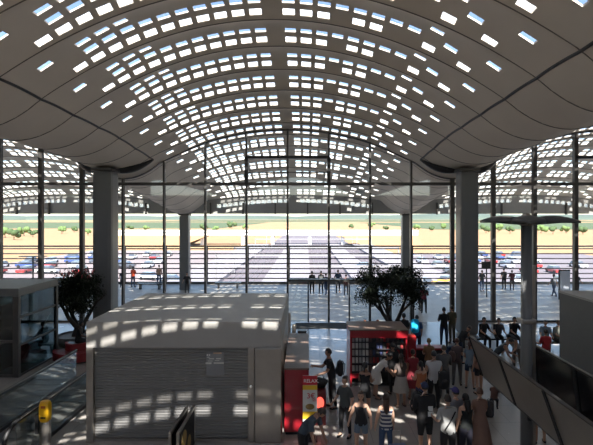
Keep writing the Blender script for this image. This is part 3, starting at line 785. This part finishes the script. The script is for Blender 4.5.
# ------------------------------------------------------------------ people
SKINS = {'fair': (.50, .30, .21), 'mid': (.36, .20, .135), 'dark': (.12, .065, .045)}
def cmat(c, kind='cloth'):
    return mat('%s_%02d_%02d_%02d' % (kind, int(c[0] * 99), int(c[1] * 99), int(c[2] * 99)), c, .85 if kind == 'cloth' else .55, var=.12, scale=7)
STAND = dict(arms=((4, 8, 12), (4, 8, 12)), legs=((3, 4), (-3, 4)))
WALK = dict(arms=((-18, 8, 15), (20, 8, 25)), legs=((20, 5), (-16, 18)))
HOLD = dict(arms=((15, 8, 70), (10, 8, 80)), legs=((2, 4), (-2, 4)))
REACH = dict(lean=10, arms=((35, 6, 60), (25, 8, 50)), legs=((3, 5), (-4, 5)))
BEND = dict(lean=62, arms=((25, 5, 15), (35, 5, 10)), legs=((12, 14), (4, 10)))
BEND2 = dict(lean=48, arms=((20, 5, 20), (10, 8, 60)), legs=((5, 6), (-3, 6)))
SIT = dict(lean=12, sit=True, arms=((30, 8, 55), (35, 8, 45)), legs=((84, 86), (80, 80)))
PHONE = dict(arms=((30, 8, 95), (6, 8, 15)), legs=((3, 4), (-3, 4)))
TUMMY = dict(arms=((-5, 22, 60), (-5, 22, 60)), legs=((3, 4), (-3, 4)))
def person(label, px, d, h, yaw=180, pose=STAND, top=(.05, .05, .05), bottom=(.03, .03, .04), skin='fair', hair=(.03, .02, .015), hs='short', sleeve=.55, leg='long', skirt=None, cap=None, fem=False, look=0, z0=0.0, stripes=None, seat=.45, build=1.0, strap=None):
    s = h / 1.75; lean = math.radians(pose.get('lean', 2)); sit = pose.get('sit')
    shw = .86 if fem else 1.0
    fw = Vector((0, -1, 0))
    def dirp(p, side=0, ab=0):
        p = math.radians(p); ab = math.radians(ab)
        return Vector((side * math.sin(ab), -math.sin(p) * math.cos(ab), -math.cos(p) * math.cos(ab)))
    up = Vector((0, -math.sin(lean), math.cos(lean)))
    hip = Vector((0, 0, 0)); k = .92 if fem else 1.0
    V = []; E = []; RAD = []; SEG = {}
    def av(p, r, par=None, seg=None):
        V.append(Vector(p)); RAD.append(r * s)
        if par is not None:
            E.append((par, len(V) - 1)); SEG[len(E) - 1] = seg
        return len(V) - 1
    bw = build
    pel = av(hip, .135 * bw)
    wai = av(hip + up * .17 * s, .120 * k * bw, pel, 'torso')
    che = av(hip + up * .36 * s, .138 * k * bw, wai, 'torso')
    ncb = av(hip + up * .50 * s, .075, che, 'torso')
    nck = av(hip + up * .60 * s, .052, ncb, 'neck')
    hands = []; feet = []
    for sd, (a, l) in zip((-1, 1), zip(pose['arms'], pose['legs'])):
        shp = hip + up * .455 * s + Vector((sd * .175 * shw * s * (.5 + .5 * bw), 0, 0))
        sh = av(shp, .062 * bw, che, 'torso')
        el = shp + dirp(a[0], sd, a[1]) * .28 * s
        e_ = av(el, .045 * bw, sh, 'uarm%d' % sd)
        fd = dirp(a[0] + a[2], sd, a[1] * .4); wr = el + fd * .25 * s
        w_ = av(wr, .029, e_, 'farm%d' % sd)
        hn = wr + fd * .085 * s; av(hn, .030, w_, 'hand'); hands.append((hn, fd, sd))
        hj = hip + Vector((sd * .095 * s, 0, -.05 * s)); hv = av(hj, .098 * bw, pel, 'hip')
        td = dirp(l[0], sd, 3); kn = hj + td * .41 * s; kv = av(kn, .062, hv, 'thigh')
        sdn = dirp(l[0] - l[1], sd, 1); an = kn + sdn * .41 * s; av_ = av(kn + sdn * .13 * s, .056, kv, 'shank'); anv = av(an, .038, av_, 'shank')
        toe = an + Vector((sd * .03, -.15, -.05)) * s; av(toe, .032, anv, 'foot'); feet.append((an, toe))
    zlow = min(min(a.z, b.z) for a, b in feet) - .035 * s
    rootz = z0 - zlow
    if sit: rootz = z0 + (seat + .145 * s)
    me = bpy.data.meshes.new('sk'); me.from_pydata([tuple(v) for v in V], [e for e in E], [])
    ob = bpy.data.objects.new('sk', me); COL.objects.link(ob)
    md = ob.modifiers.new('s', 'SKIN'); md.use_smooth_shade = True
    for i, r in enumerate(RAD):
        me.skin_vertices[0].data[i].radius = (r, r); me.skin_vertices[0].data[i].use_root = (i == 0)
    sb = ob.modifiers.new('u', 'SUBSURF'); sb.levels = 2; sb.render_levels = 2
    dg = bpy.context.evaluated_depsgraph_get(); ev = ob.evaluated_get(dg); bmB = nb(); bmB.from_mesh(ev.to_mesh()); ev.to_mesh_clear()
    bpy.data.objects.remove(ob); bpy.data.meshes.remove(me)
    bmesh.ops.recalc_face_normals(bmB, faces=bmB.faces)
    def classify(p):
        best = None; bd = 1e9
        for i, (a, b) in enumerate(E):
            A, B = V[a], V[b]; ab = B - A; t = max(0, min(1, (p - A).dot(ab) / max(1e-9, ab.length_squared)))
            q = A + ab * t; r = RAD[a] * (1 - t) + RAD[b] * t; dd = (p - q).length - r * .8
            if dd < bd: bd = dd; best = (SEG[i], t, i)
        return best
    cls = {f.index: classify(f.calc_center_median()) for f in bmB.faces}
    bmB.faces.ensure_lookup_table()
    root = empty('person', (X(px, d), d, rootz), math.radians(yaw), label=label, cat='person')
    def extract(test, off, m, name):
        b = bmB.copy(); b.faces.ensure_lookup_table()
        for v in b.verts: pass
        b.normal_update()
        for v in b.verts: v.co += v.normal * off * s
        bmesh.ops.delete(b, geom=[f for f in b.faces if not test(*cls[f.index][:2], f.calc_center_median())], context='FACES')
        seen = set(); comps = []
        for f in b.faces:
            if f in seen: continue
            st = [f]; seen.add(f); cp = []
            while st:
                g = st.pop(); cp.append(g)
                for ed in g.edges:
                    for h2 in ed.link_faces:
                        if h2 not in seen: seen.add(h2); st.append(h2)
            comps.append(cp)
        if comps:
            mxc = max(len(c) for c in comps)
            bmesh.ops.delete(b, geom=[f for c in comps if len(c) < .3 * mxc for f in c], context='FACES')
        bmesh.ops.delete(b, geom=[e for e in b.edges if not e.link_faces], context='EDGES')
        bmesh.ops.delete(b, geom=[v for v in b.verts if not v.link_faces], context='VERTS')
        for f in b.faces: f.smooth = True
        if len(b.faces) == 0: b.free(); return None
        return mesh_obj(name, b, m, root)
    def t_top(sg, t, c):
        if skirt is not None and c.z > -.06 * s and sg in ('torso', 'hip'): return True
        if sg == 'torso' or (sg == 'hip' and c.z > -.03 * s): return not (sleeve <= 0 and (c - hip).dot(up) > .43 * s)
        if sg.startswith('uarm'): return t < sleeve * 1.25
        if sg.startswith('farm'): return sleeve > .9
        return False
    cutl = {'long': 9, 'short': .55, 'mid': 1.0}.get(leg, 9)
    def t_bot(sg, t, c):
        if sg == 'hip': return True
        if sg == 'torso': return (c - hip).dot(up) < .06 * s
        if sg == 'thigh': return t < cutl
        if sg == 'shank': return leg == 'long'
        return (sg.startswith('farm') or sg == 'hand') and abs(c.x) < .17 * s and (c - hip).dot(up) < .06 * s and c.y > -.2 * s
    tm = cmat(top)
    if stripes:
        tm = bpy.data.materials.new('striped_cloth'); tm.use_nodes = True; nt = tm.node_tree; w = nt.nodes.new('ShaderNodeTexWave'); w.bands_direction = 'Z'
        w.inputs['Scale'].default_value = 3.4; tc = nt.nodes.new('ShaderNodeTexCoord'); cr = nt.nodes.new('ShaderNodeValToRGB')
        cr.color_ramp.elements[0].position = .5; cr.color_ramp.elements[1].position = .56; cr.color_ramp.elements[0].color = (*top, 1); cr.color_ramp.elements[1].color = (*stripes, 1)
        nt.links.new(tc.outputs['Object'], w.inputs['Vector']); nt.links.new(w.outputs['Fac'], cr.inputs[0]); nt.links.new(cr.outputs[0], nt.nodes['Principled BSDF'].inputs['Base Color'])
    extract(t_top, .014, tm, 'top')
    if skirt is None or leg == 'long':
        extract(t_bot, .009, cmat(bottom), 'trousers' if leg == 'long' else 'shorts')
    def tsh(sg, t, c): return sg == 'foot' or (sg == 'shank' and False)
    for q, (an, toe) in enumerate(feet):
        b = nb(); mid = (an + toe) / 2; f2 = (toe - an); f2.z = 0; f2.normalize()
        ball(b, (mid.x, mid.y + .0 * s, toe.z - .002 * s), (.046 * s, .135 * s, .042 * s), 10, fn=lambda u: Vector((u.x, u.y, max(-.75, u.z))))
        mesh_obj('shoe', b, cmat((.02, .02, .02) if not skirt else (.12, .08, .06)), root)
    if skirt is not None:      # flared skirt or dress from the waist down
        b = nb(); hem, flare = skirt; prof_ = []
        n = 9
        rings = []
        for i in range(n + 1):
            t = i / n; z = (.10 - t * (.10 + hem)) * s; r = (.145 + (flare - .145) * t ** .8) * s * (1.0 if i else 1.0)
            rings.append([b.verts.new(((r * 1.12 + .012 * s * math.sin(7 * 2 * PI * q / 28) * t) * math.cos(2 * PI * q / 28), (r * .92 + .012 * s * math.sin(7 * 2 * PI * q / 28) * t) * math.sin(2 * PI * q / 28), z)) for q in range(28)])
        for i in range(n):
            for q in range(28): b.faces.new((rings[i][q], rings[i][(q + 1) % 28], rings[i + 1][(q + 1) % 28], rings[i + 1][q])).smooth = True
        mesh_obj('skirt', b, cmat(bottom), root)
    # head, joined into the body
    hu = (up + Vector((0, -math.sin(math.radians(look)), 0)) * .9).normalized() if look else (up * .6 + Vector((0, 0, 1)) * .4 + fw * (.35 if pose.get('lean', 0) > 30 else 0)).normalized()
    side = Vector((1, 0, 0)); bk = hu.cross(side).normalized() * 1.0      # local +y (back)
    bk = side.cross(hu) * -1
    Mh = Matrix((side, bk, hu)).transposed().to_4x4()
    if bk.dot(fw) > 0: Mh = Matrix((side, -bk, hu)).transposed().to_4x4()
    hc = V[nck] + hu * .105 * s
    def hf(u):
        x, y, z = u
        wv = 1 - .20 * max(0, -z) ** 1.5
        if y < 0:
            wv2 = 1 + .16 * math.exp(-((x / .16) ** 2) - ((z + .12) / .20) ** 2) - .06 * math.exp(-(((abs(x) - .38) / .2) ** 2) - ((z - .08) / .14) ** 2) + .05 * math.exp(-((x / .25) ** 2) - ((z + .8) / .2) ** 2)
        else: wv2 = 1 + .05 * max(0, z)
        return Vector((x * wv, y * wv * wv2, z))
    for f in bmB.faces: f.smooth = True; f.material_index = 0
    ball(bmB, hc, (.076 * s, .097 * s, .118 * s), 18, fn=hf, M=Mh)
    for sd in (-1, 1):
        ball(bmB, hc + Mh @ Vector((sd * .030, -.083, .008)) * s, (.011 * s, .008 * s, .007 * s), 8, mi=1)
        ball(bmB, hc + Mh @ Vector((sd * .076, .005, -.005)) * s, (.012 * s, .02 * s, .03 * s), 8)
        ball(bmB, hc + Mh @ Vector((sd * .030, -.087, .026)) * s, (.017 * s, .006 * s, .004 * s), 8, mi=1)
    ball(bmB, hc + Mh @ Vector((0, -.086, -.058)) * s, (.022 * s, .007 * s, .007 * s), 8, mi=2)
    for hn, fd, sd in hands:
        sdv = Vector((0, 1, 0)) if abs(fd.y) < .8 else Vector((0, 0, 1)); a_ = sdv - fd * sdv.dot(fd); a_.normalize(); cu = fd.cross(a_).normalized() * (1 if sd > 0 else -1) * -1
        if cu.x * sd > 0: cu = -cu
        for q, L in enumerate((.062, .072, .068, .055)):
            b0 = hn - fd * .012 * s + a_ * (-.024 + .016 * q) * s
            p1 = b0 + fd * L * .5 * s; p2 = p1 + (fd * .8 + cu * .6).normalized() * L * .33 * s; p3 = p2 + (fd * .4 + cu * .9).normalized() * L * .27 * s
            tube(bmB, [b0, p1, p2, p3], [.009 * s, .0085 * s, .0075 * s, .006 * s], 6)
        b0 = hn - fd * .05 * s - a_ * .02 * s; tube(bmB, [b0, b0 + (-a_ * .8 + fd * .6 + cu * .3).normalized() * .035 * s, b0 + (-a_ * .6 + fd + cu * .5).normalized() * .062 * s], [.011 * s, .010 * s, .007 * s], 6)
    sk = SKINS[skin]
    mesh_obj('body', bmB, [mat('skin_' + skin, sk, .5, var=.05), mat('eye_dark', (.02, .015, .01), .3), mat('lips_' + skin, (sk[0] * .8, sk[1] * .5, sk[2] * .5), .5)], root)
    hm = cmat(hair, 'hair')
    b = nb()
    if hs != 'bald':
        ball(b, hc + Mh @ Vector((0, .008, .010)) * s, (.086 * s, .106 * s, .125 * s), 18, M=Mh, keep=lambda c: not (c.y < -.25 and c.z < .48) and c.z > (-.35 if hs in ('short', 'cap') else -.6))
    if hs == 'long':
        sk_ = [hc + Mh @ Vector((0, .065, -.02)) * s, hc + Mh @ Vector((0, .085, -.14)) * s, hc + Mh @ Vector((0, .10, -.26)) * s + Vector((0, .02, 0)), hc + Mh @ Vector((0, .10, -.36)) * s + Vector((0, .02, 0))]
        tube(b, sk_, [.075 * s, .082 * s, .07 * s, .03 * s], 12)
    if hs == 'bun': ball(b, hc + Mh @ Vector((0, .10, .07)) * s, .045 * s, 12)
    if hs == 'tail':
        ball(b, hc + Mh @ Vector((0, .11, .03)) * s, .03 * s, 10); tube(b, [hc + Mh @ Vector((0, .11, .03)) * s, hc + Mh @ Vector((0, .145, -.06)) * s, hc + Mh @ Vector((0, .13, -.18)) * s], [.03 * s, .032 * s, .012 * s], 8)
    if len(b.faces): mesh_obj('hair', b, hm, root)
    else: b.free()
    if cap:
        b = nb(); ball(b, hc + Mh @ Vector((0, .004, .03)) * s, (.09 * s, .11 * s, .115 * s), 18, M=Mh, keep=lambda c: c.z > .12)
        ball(b, hc + Mh @ Vector((0, -.13, .045)) * s, (.07 * s, .07 * s, .008 * s), 12, M=Mh); mesh_obj('cap', b, cmat(cap), root)
    if strap:
        b = nb(); pts = []
        for q in range(9):
            t = q / 8; x = (-.13 + .27 * t) * s; zc = .47 - .42 * t
            pts.append(hip + up * zc * s + Vector((x, (.155 - .05 * abs(t - .5)) * s * bw, 0)))
        tube(b, pts, .017 * s, 6); mesh_obj('strap', b, cmat(strap), root)
    return root
def D(h, yt): return (H - h) * F / (yt - VY)

def backpack(label, px, d, z, c, yaw=180, sc=1, name='backpack', cat='backpack'):
    e = empty(name, (X(px, d), d, z), math.radians(yaw), label=label, cat=cat); e.scale = (sc,) * 3
    b = nb(); ball(b, (0, 0, .24), (.17, .11, .26), 16, fn=lambda u: Vector((max(-.82, min(.82, u.x * 1.15)), max(-.85, min(.85, u.y * 1.2)), max(-.92, min(.95, u.z * 1.1))))); mesh_obj('bag_body', b, cmat(c), e)
    b = nb(); ball(b, (0, .11, .17), (.12, .05, .13), 12); mesh_obj('front_pocket', b, cmat(tuple(v * .8 for v in c)), e)
    for sd in (-1, 1):
        b = nb(); tube(b, [(sd * .1, -.08, .46), (sd * .11, -.14, .42), (sd * .11, -.13, .2), (sd * .12, -.09, .06)], .014, 6); mesh_obj('strap', b, cmat((.02, .02, .02)), e)
    b = nb(); tube(b, [(-.04, 0, .48), (-.03, 0, .53), (.03, 0, .53), (.04, 0, .48)], .009, 6); mesh_obj('handle', b, cmat((.02, .02, .02)), e)
    return e
def suitcase(label, px, d, c, yaw=0, sc=1, dx=0, handle=True):
    e = empty('suitcase', (X(px, d) + dx, d, 0), math.radians(yaw), label=label, cat='suitcase'); e.scale = (sc,) * 3
    b = nb(); box(b, (-.22, -.13, .05), (.22, .13, .68), .04); mesh_obj('shell', b, cmat(c), e)
    b = nb()
    for z in (.15, .25, .35, .45, .55): box(b, (-.19, -.136, z), (.19, -.129, z + .03))
    mesh_obj('ribs', b, cmat(tuple(v * .7 for v in c)), e)
    for sx in (-.17, .17):
        for sy in (-.09, .09):
            b = nb(); tube(b, [(sx - .015, sy, .025), (sx + .015, sy, .025)], .025, 8); mesh_obj('wheel', b, M_BLACK, e)
    if handle:
        b = nb(); tube(b, [(-.1, .1, .66), (-.1, .1, 1.0), (.1, .1, 1.0), (.1, .1, .66)], .012, 6); mesh_obj('pull_handle', b, M_STEEL, e)
    return e
BLK = (.018, .018, .02); DK = (.05, .05, .055); NAVY = (.02, .03, .06); JEAN = (.05, .08, .15); GRY = (.16, .16, .165); WHT = (.55, .54, .52)

# --- foreground crowd
person('tall person in black shirt and trousers reaching forward, beside the red machine', 332, D(1.86, 349), 1.86, -82, REACH, BLK, BLK, 'mid', sleeve=.5)
backpack('black backpack worn by the tall person in black near the red machine', 340, D(1.86, 349), 1.02, BLK, 98, .95)
person('person in dark blue-grey T-shirt bending over luggage in front of the red counter', 303, 10.7, 1.78, 60, dict(lean=42, arms=((8, 5, 12), (14, 5, 8)), legs=((8, 12), (0, 8))), (.055, .075, .10), BLK, 'mid', sleeve=.6, look=25)
suitcase('low dark brown suitcase being handled by the bending person', 320, 10.7, (.10, .05, .04), 20, .8, handle=True)
person('person in dark grey top and black trousers with hair in a bun', 345, D(1.64, 377), 1.64, -35, TUMMY, (.07, .08, .08), BLK, 'fair', (.05, .03, .02), 'bun', .6, fem=True)
person('person in black sleeveless top and denim shorts facing the camera', 361, D(1.64, 392), 1.64, -15, TUMMY, BLK, (.13, .17, .22), 'fair', (.05, .025, .015), 'long', 0, 'short', fem=True)
person('person in black sleeveless top standing before the magazine racks', 365, D(1.65, 363), 1.65, 160, HOLD, BLK, BLK, 'mid', BLK, 'tail', 0, 'short', fem=True)
person('person in white dress bending into the newsstand', 376, 15.0, 1.68, 75, dict(lean=42, arms=((30, 5, 30), (10, 8, 30)), legs=((4, 5), (-3, 5))), WHT, WHT, 'mid', BLK, 'short', .4, 'none', skirt=(.40, .22), fem=True)
person('person in black coat standing close behind the bending person in white', 393, 15.4, 1.70, 200, STAND, BLK, BLK, 'mid', BLK, 'short', 1.0)
person('person in striped vest with blue straps and jeans, holding a suitcase handle', 386, D(1.66, 395), 1.66, 178, dict(arms=((4, 8, 12), (-8, 18, 25)), legs=((3, 4), (-3, 4))), (.03, .04, .09), JEAN, 'fair', (.04, .02, .012), 'long', 0, stripes=(.55, .53, .5), fem=True)
suitcase('silver-handled blue suitcase behind the person in the striped vest', 398, 10.6, (.15, .18, .28), 10, .95)
person('person in pale patterned skirt and dark top beside the newsstand display', 401, D(1.66, 352) - .3, 1.66, 190, HOLD, (.07, .055, .05), (.36, .33, .30), 'mid', (.03, .02, .015), 'long', .4, 'none', skirt=(.42, .24), fem=True)
person('person in dark red dress in the queue left of the white vest', 413, D(1.62, 352) + .2, 1.62, 175, STAND, (.22, .02, .03), (.20, .02, .03), 'mid', (.03, .02, .015), 'short', .3, 'none', skirt=(.5, .25), fem=True)
person('person in orange strapless top with dark ponytail, back to the camera', 421, D(1.60, 360) - .2, 1.60, 182, HOLD, (.40, .14, .06), (.03, .045, .10), 'fair', BLK, 'tail', 0, 'long', fem=True)
person('broad person in white sleeveless shirt in the middle of the queue', 434, D(1.80, 352), 1.80, 178, HOLD, (.50, .51, .52), BLK, 'fair', BLK, 'short', .15, build=1.12)
person('person in dark grey jacket right of the white sleeveless shirt', 444, D(1.74, 346), 1.74, 165, HOLD, (.09, .09, .09), DK, 'fair', (.10, .07, .05), 'short', .95)
person('person with blond hair and brown top behind the red counter', 429, D(1.62, 339), 1.62, 170, HOLD, (.22, .12, .06), DK, 'fair', (.22, .15, .07), 'short', .6, fem=True)
person('large person in loose black clothes and dark blue cap carrying bags', 425, D(1.78, 384), 1.78, 185, HOLD, (.012, .012, .014), (.02, .02, .022), 'fair', BLK, 'cap', .9, 'mid', cap=(.03, .04, .09), build=1.3)
backpack('big black travel bag carried at the left of the large person in black', 417, D(1.78, 384) + .25, .95, BLK, 90, 1.1)
backpack('black shoulder bag behind the white sleeveless shirt', 444, D(1.80, 352) - .35, .78, BLK, 180, 1.1)
p_ = empty('paper_cards', (X(431, 11.3), 11.3, 1.02), label='two bright white paper cards held beside the large person in black', cat='paper')
bx('upper_card', (-.07, 0, .13), (.05, .01, .25), M_WHITE, p_); bx('lower_card', (-.08, -.015, 0), (.06, -.005, .12), M_WHITE, p_)
person('person in light grey T-shirt with dark diagonal strap, back to the camera', 448, D(1.76, 396), 1.76, 188, HOLD, (.36, .36, .35), BLK, 'fair', (.03, .02, .015), 'short', .6, build=1.05, strap=(.02, .02, .02))
person('person in purple-blue cap just right of the light grey T-shirt', 456, D(1.70, 397) + .5, 1.70, 200, STAND, (.20, .20, .22), DK, 'fair', (.02, .02, .02), 'cap', .6, cap=(.05, .04, .16))
person('person in strapless black dress with long black hair', 466, D(1.66, 395), 1.66, 195, STAND, (.025, .03, .03), (.03, .03, .05), 'fair', (.012, .010, .010), 'long', 0, 'long', fem=True)
person('person in long tan dress at the right of the front group', 480, D(1.70, 389), 1.70, 185, HOLD, (.26, .15, .11), (.24, .14, .105), 'fair', (.10, .05, .03), 'short', .5, 'none', skirt=(.72, .29), fem=True)
person('person in grey top and trousers with shoulder bag standing right of the queue', 457, D(1.66, 339), 1.66, 160, HOLD, (.12, .09, .09), (.09, .085, .08), 'fair', (.09, .04, .03), 'short', .4, fem=True)
backpack('brown shoulder bag of the person right of the queue', 452, D(1.66, 339) - .2, .9, (.10, .06, .055), 120, .8)
person('person in pale blue top and dark shorts near the leaning panels', 470, D(1.64, 342), 1.64, 150, HOLD, (.18, .24, .30), (.04, .06, .09), 'fair', (.12, .05, .03), 'tail', .2, 'short', fem=True)
person('person in brown top and black shorts, rightmost of the standing pair by the leaning panels', 479, D(1.66, 341) - .5, 1.66, 205, STAND, (.25, .14, .10), BLK, 'fair', (.07, .04, .02), 'short', .2, 'short', fem=True)
backpack('dark grey bag on the floor near the tan dress', 489, 13.6, 0.0, (.05, .045, .045), 150, 1.0)
person('small child in dark clothes crouching by the leaning panels', 494, 13.9, 1.05, 150, dict(lean=35, arms=((40, 8, 30), (40, 8, 40)), legs=((70, 95), (40, 80))), (.10, .05, .04), DK, 'fair', (.05, .03, .02), 'short', .6)
# --- middle distance
person('person in blue shirt walking away with a glowing cyan-blue backpack', 417, 19.6, 1.74, 182, STAND, (.02, .08, .22), NAVY, 'mid', BLK, 'short', .6, 'long')
b_ = backpack('bright cyan-blue backpack on the person behind the newsstand', 415, 19.3, 1.08, (.01, .45, .85), 180, 1.2)
person('dark silhouetted person left of the cyan backpack', 404, 19.9, 1.76, 190, STAND, BLK, BLK, 'dark', BLK, 'short', .6)
person('person in black T-shirt standing between the doors and the right column', 444, 21.0, 1.80, 170, HOLD, BLK, NAVY, 'mid', BLK, 'short', .6)
person('person in olive-brown top just left of the right column', 452, 21.6, 1.76, 190, STAND, (.10, .09, .05), (.12, .10, .07), 'mid', (.05, .03, .02), 'short', .6)
person('person in dark top bent over a case below the right column', 459, 18.6, 1.7, 110, BEND2, BLK, NAVY, 'mid', BLK, 'short', .6)
suitcase('small dark blue suitcase by the bending person below the right column', 451, 18.9, (.03, .05, .09), 15, .9)
bench_spots = [(371, 20.2, 1.6, 'pale stone bench in front of the tree planter'), (495, 20.9, 3.3, 'long dark bench right of the right column'), (552, 20.3, 2.6, 'dark bench behind the lamp post in the right bay'), (78, 20.0, 1.0, 'dark bench in front of the left tree')]
for px, d, w, lab in bench_spots:
    e = empty('bench', (X(px, d), d, 0), label=lab, cat='bench'); mm = M_KTOP if 'pale' in lab else M_DARK
    bx('seat', (-w / 2, -.22, .38), (w / 2, .22, .45), mm, e)
    for sx in (-1, 1): bx('leg', (sx * (w / 2 - .15) - .04, -.18, 0), (sx * (w / 2 - .15) + .04, .18, .38), mm, e)
def sitter(lab, px, d, h, yaw, top, bot, skin='mid', hair=BLK, hs='short', **k):
    return person(lab, px, d, h, yaw, SIT, top, bot, skin, hair, hs, .6, **k)
sitter('seated person with reddish hair and dark purple top on the bench by the tree', 365, 20.2, 1.72, 175, (.08, .03, .06), DK, 'fair', (.14, .05, .03), 'long', fem=True)
sitter('seated person with auburn hair and grey top on the bench by the tree', 378.5, 20.2, 1.74, 185, (.14, .13, .13), DK, 'fair', (.15, .06, .035), 'long', fem=True)
sitter('dark seated person by the left tree, in profile', 78, 20.0, 1.75, 100, BLK, BLK, 'dark')
sitter('dark clothed person seated nearest the right column', 482.5, 20.9, 1.78, 10, BLK, BLK)
sitter('dark clothed person seated second on the long bench', 498, 20.9, 1.72, -10, (.03, .03, .035), BLK)
sitter('dark clothed person seated left of the lamp post', 513, 20.9, 1.80, 5, (.02, .02, .025), DK)
person('person in dark jacket leaning over with a pale bag right of the column', 496, 17.0, 1.72, 60, BEND2, (.05, .06, .065), (.12, .08, .06), 'mid', BLK, 'short', .9)
person('person in pale grey shirt sitting before the lamp post', 517, 17.7, 1.70, -60, BEND2, (.26, .26, .26), (.10, .08, .07), 'mid', BLK, 'short', .95)
backpack('flat brown satchel held by the people leaning over right of the column', 498, 16.7, .35, (.22, .15, .09), 90, .9)
sitter('person in light blue shirt seated behind the lamp post', 545, 20.3, 1.78, -20, (.22, .30, .38), DK, 'fair')
sitter('person in pale grey-green top seated on the bench at the right', 556, 20.3, 1.78, 15, (.22, .23, .20), DK, 'fair', (.1, .07, .05))
person('person in bright red T-shirt and jeans right of the lamp post', 546, 17.6, 1.62, 180, HOLD, (.42, .03, .04), JEAN, 'mid', BLK, 'short', .6)
suitcase('dark red suitcase beside the red T-shirt', 552, 17.3, (.25, .02, .03), 0, .9)
person('person mostly hidden behind the leaning panels, bare legs showing', 540, 12.0, 1.6, 170, STAND, (.3, .3, .3), BLK, 'fair', (.1, .05, .03), 'short', .4, 'short', fem=True)
# --- outside on the deck
far = [(312, 35.5, 1.80, BLK, 'black clothes, leftmost of the deck group'), (321, 36, 1.75, (.12, .12, .12), 'grey top, second of the deck group'), (326, 35.2, 1.7, NAVY, 'dark blue top, beside the grey one'), (338, 36.2, 1.82, (.05, .09, .16), 'blue top, right of the middle mullion'),
       (346, 35, 1.6, (.12, .05, .05), 'dark red top, by the deck screen'), (133, 39.2, 1.78, (.75, .09, .03), 'bright orange-red shirt, between the left columns'), (122, 38.9, 1.5, NAVY, 'dark blue clothes, left of the orange shirt'), (187, 35.5, 1.7, BLK, 'black clothes, beside the outer left column'),
       (159, 40.2, 1.8, (.5, .3, .2), 'tan top, near the outer left bench'), (424, 28.4, 1.72, (.25, .05, .07), 'dark red top, just outside the doors'), (420, 29.2, 1.75, NAVY, 'navy top, beside the dark red one outside the doors'), (482, 37, 1.7, DK, 'dark clothes, right of the right column'),
       (504, 38, 1.75, BLK, 'black clothes, left of the lamp post'), (512, 37.4, 1.65, (.1, .02, .03), 'wine red top, left of the lamp post'), (554, 34.5, 1.72, (.2, .2, .22), 'grey top, left of the pale totem'), (577, 35, 1.72, DK, 'dark clothes, right of the pale totem')]
for i, (px, d, h, c, lab) in enumerate(far):
    person('person outside on the deck in ' + lab, px, d, h, (180, 165, 200, 10)[i % 4], (STAND, HOLD, WALK, TUMMY)[i % 4], c, (BLK, DK, JEAN)[i % 3], 'mid', BLK, 'short', .6, z0=-.01)

# ------------------------------------------------------------------ light, camera
w = bpy.data.worlds.new('World'); SC.world = w; w.use_nodes = True; nt = w.node_tree
bg = nt.nodes['Background']; sky = nt.nodes.new('ShaderNodeTexSky'); sky.sky_type = 'NISHITA'; sky.sun_disc = False
sdir = Vector((-.102, .894, -1.0)).normalized(); el = math.asin(-sdir.z)
sky.sun_elevation = el; sky.sun_rotation = math.atan2(-sdir.x, -sdir.y); sky.air_density = 1.0; sky.dust_density = .7; sky.altitude = 50
nt.links.new(sky.outputs[0], bg.inputs[0]); bg.inputs[1].default_value = .20
L = bpy.data.lights.new('sun', 'SUN'); L.energy = 9.0; L.angle = math.radians(.5); L.color = (1, .95, .87)
lo = bpy.data.objects.new('sun', L); COL.objects.link(lo); lo.rotation_euler = sdir.to_track_quat('-Z', 'Y').to_euler(); lo.location = (5, -20, 40)
cam = bpy.data.cameras.new('camera'); co = bpy.data.objects.new('camera', cam); COL.objects.link(co)
co.location = (0, 0, H); co.rotation_euler = (PI / 2, 0, 0); cam.sensor_width = 36; cam.lens = F / 593 * 36
cam.shift_x = -(VX - 296.5) / 593; cam.shift_y = -(222.5 - VY) / 593; cam.clip_end = 8000
SC.camera = co
SC.view_settings.view_transform = 'Standard'; SC.view_settings.look = 'None'; SC.view_settings.gamma = 1; SC.view_settings.use_curve_mapping = False
SC.view_settings.exposure = 1.1
SC.cycles.max_bounces = 8; SC.cycles.diffuse_bounces = 5; SC.cycles.transparent_max_bounces = 24
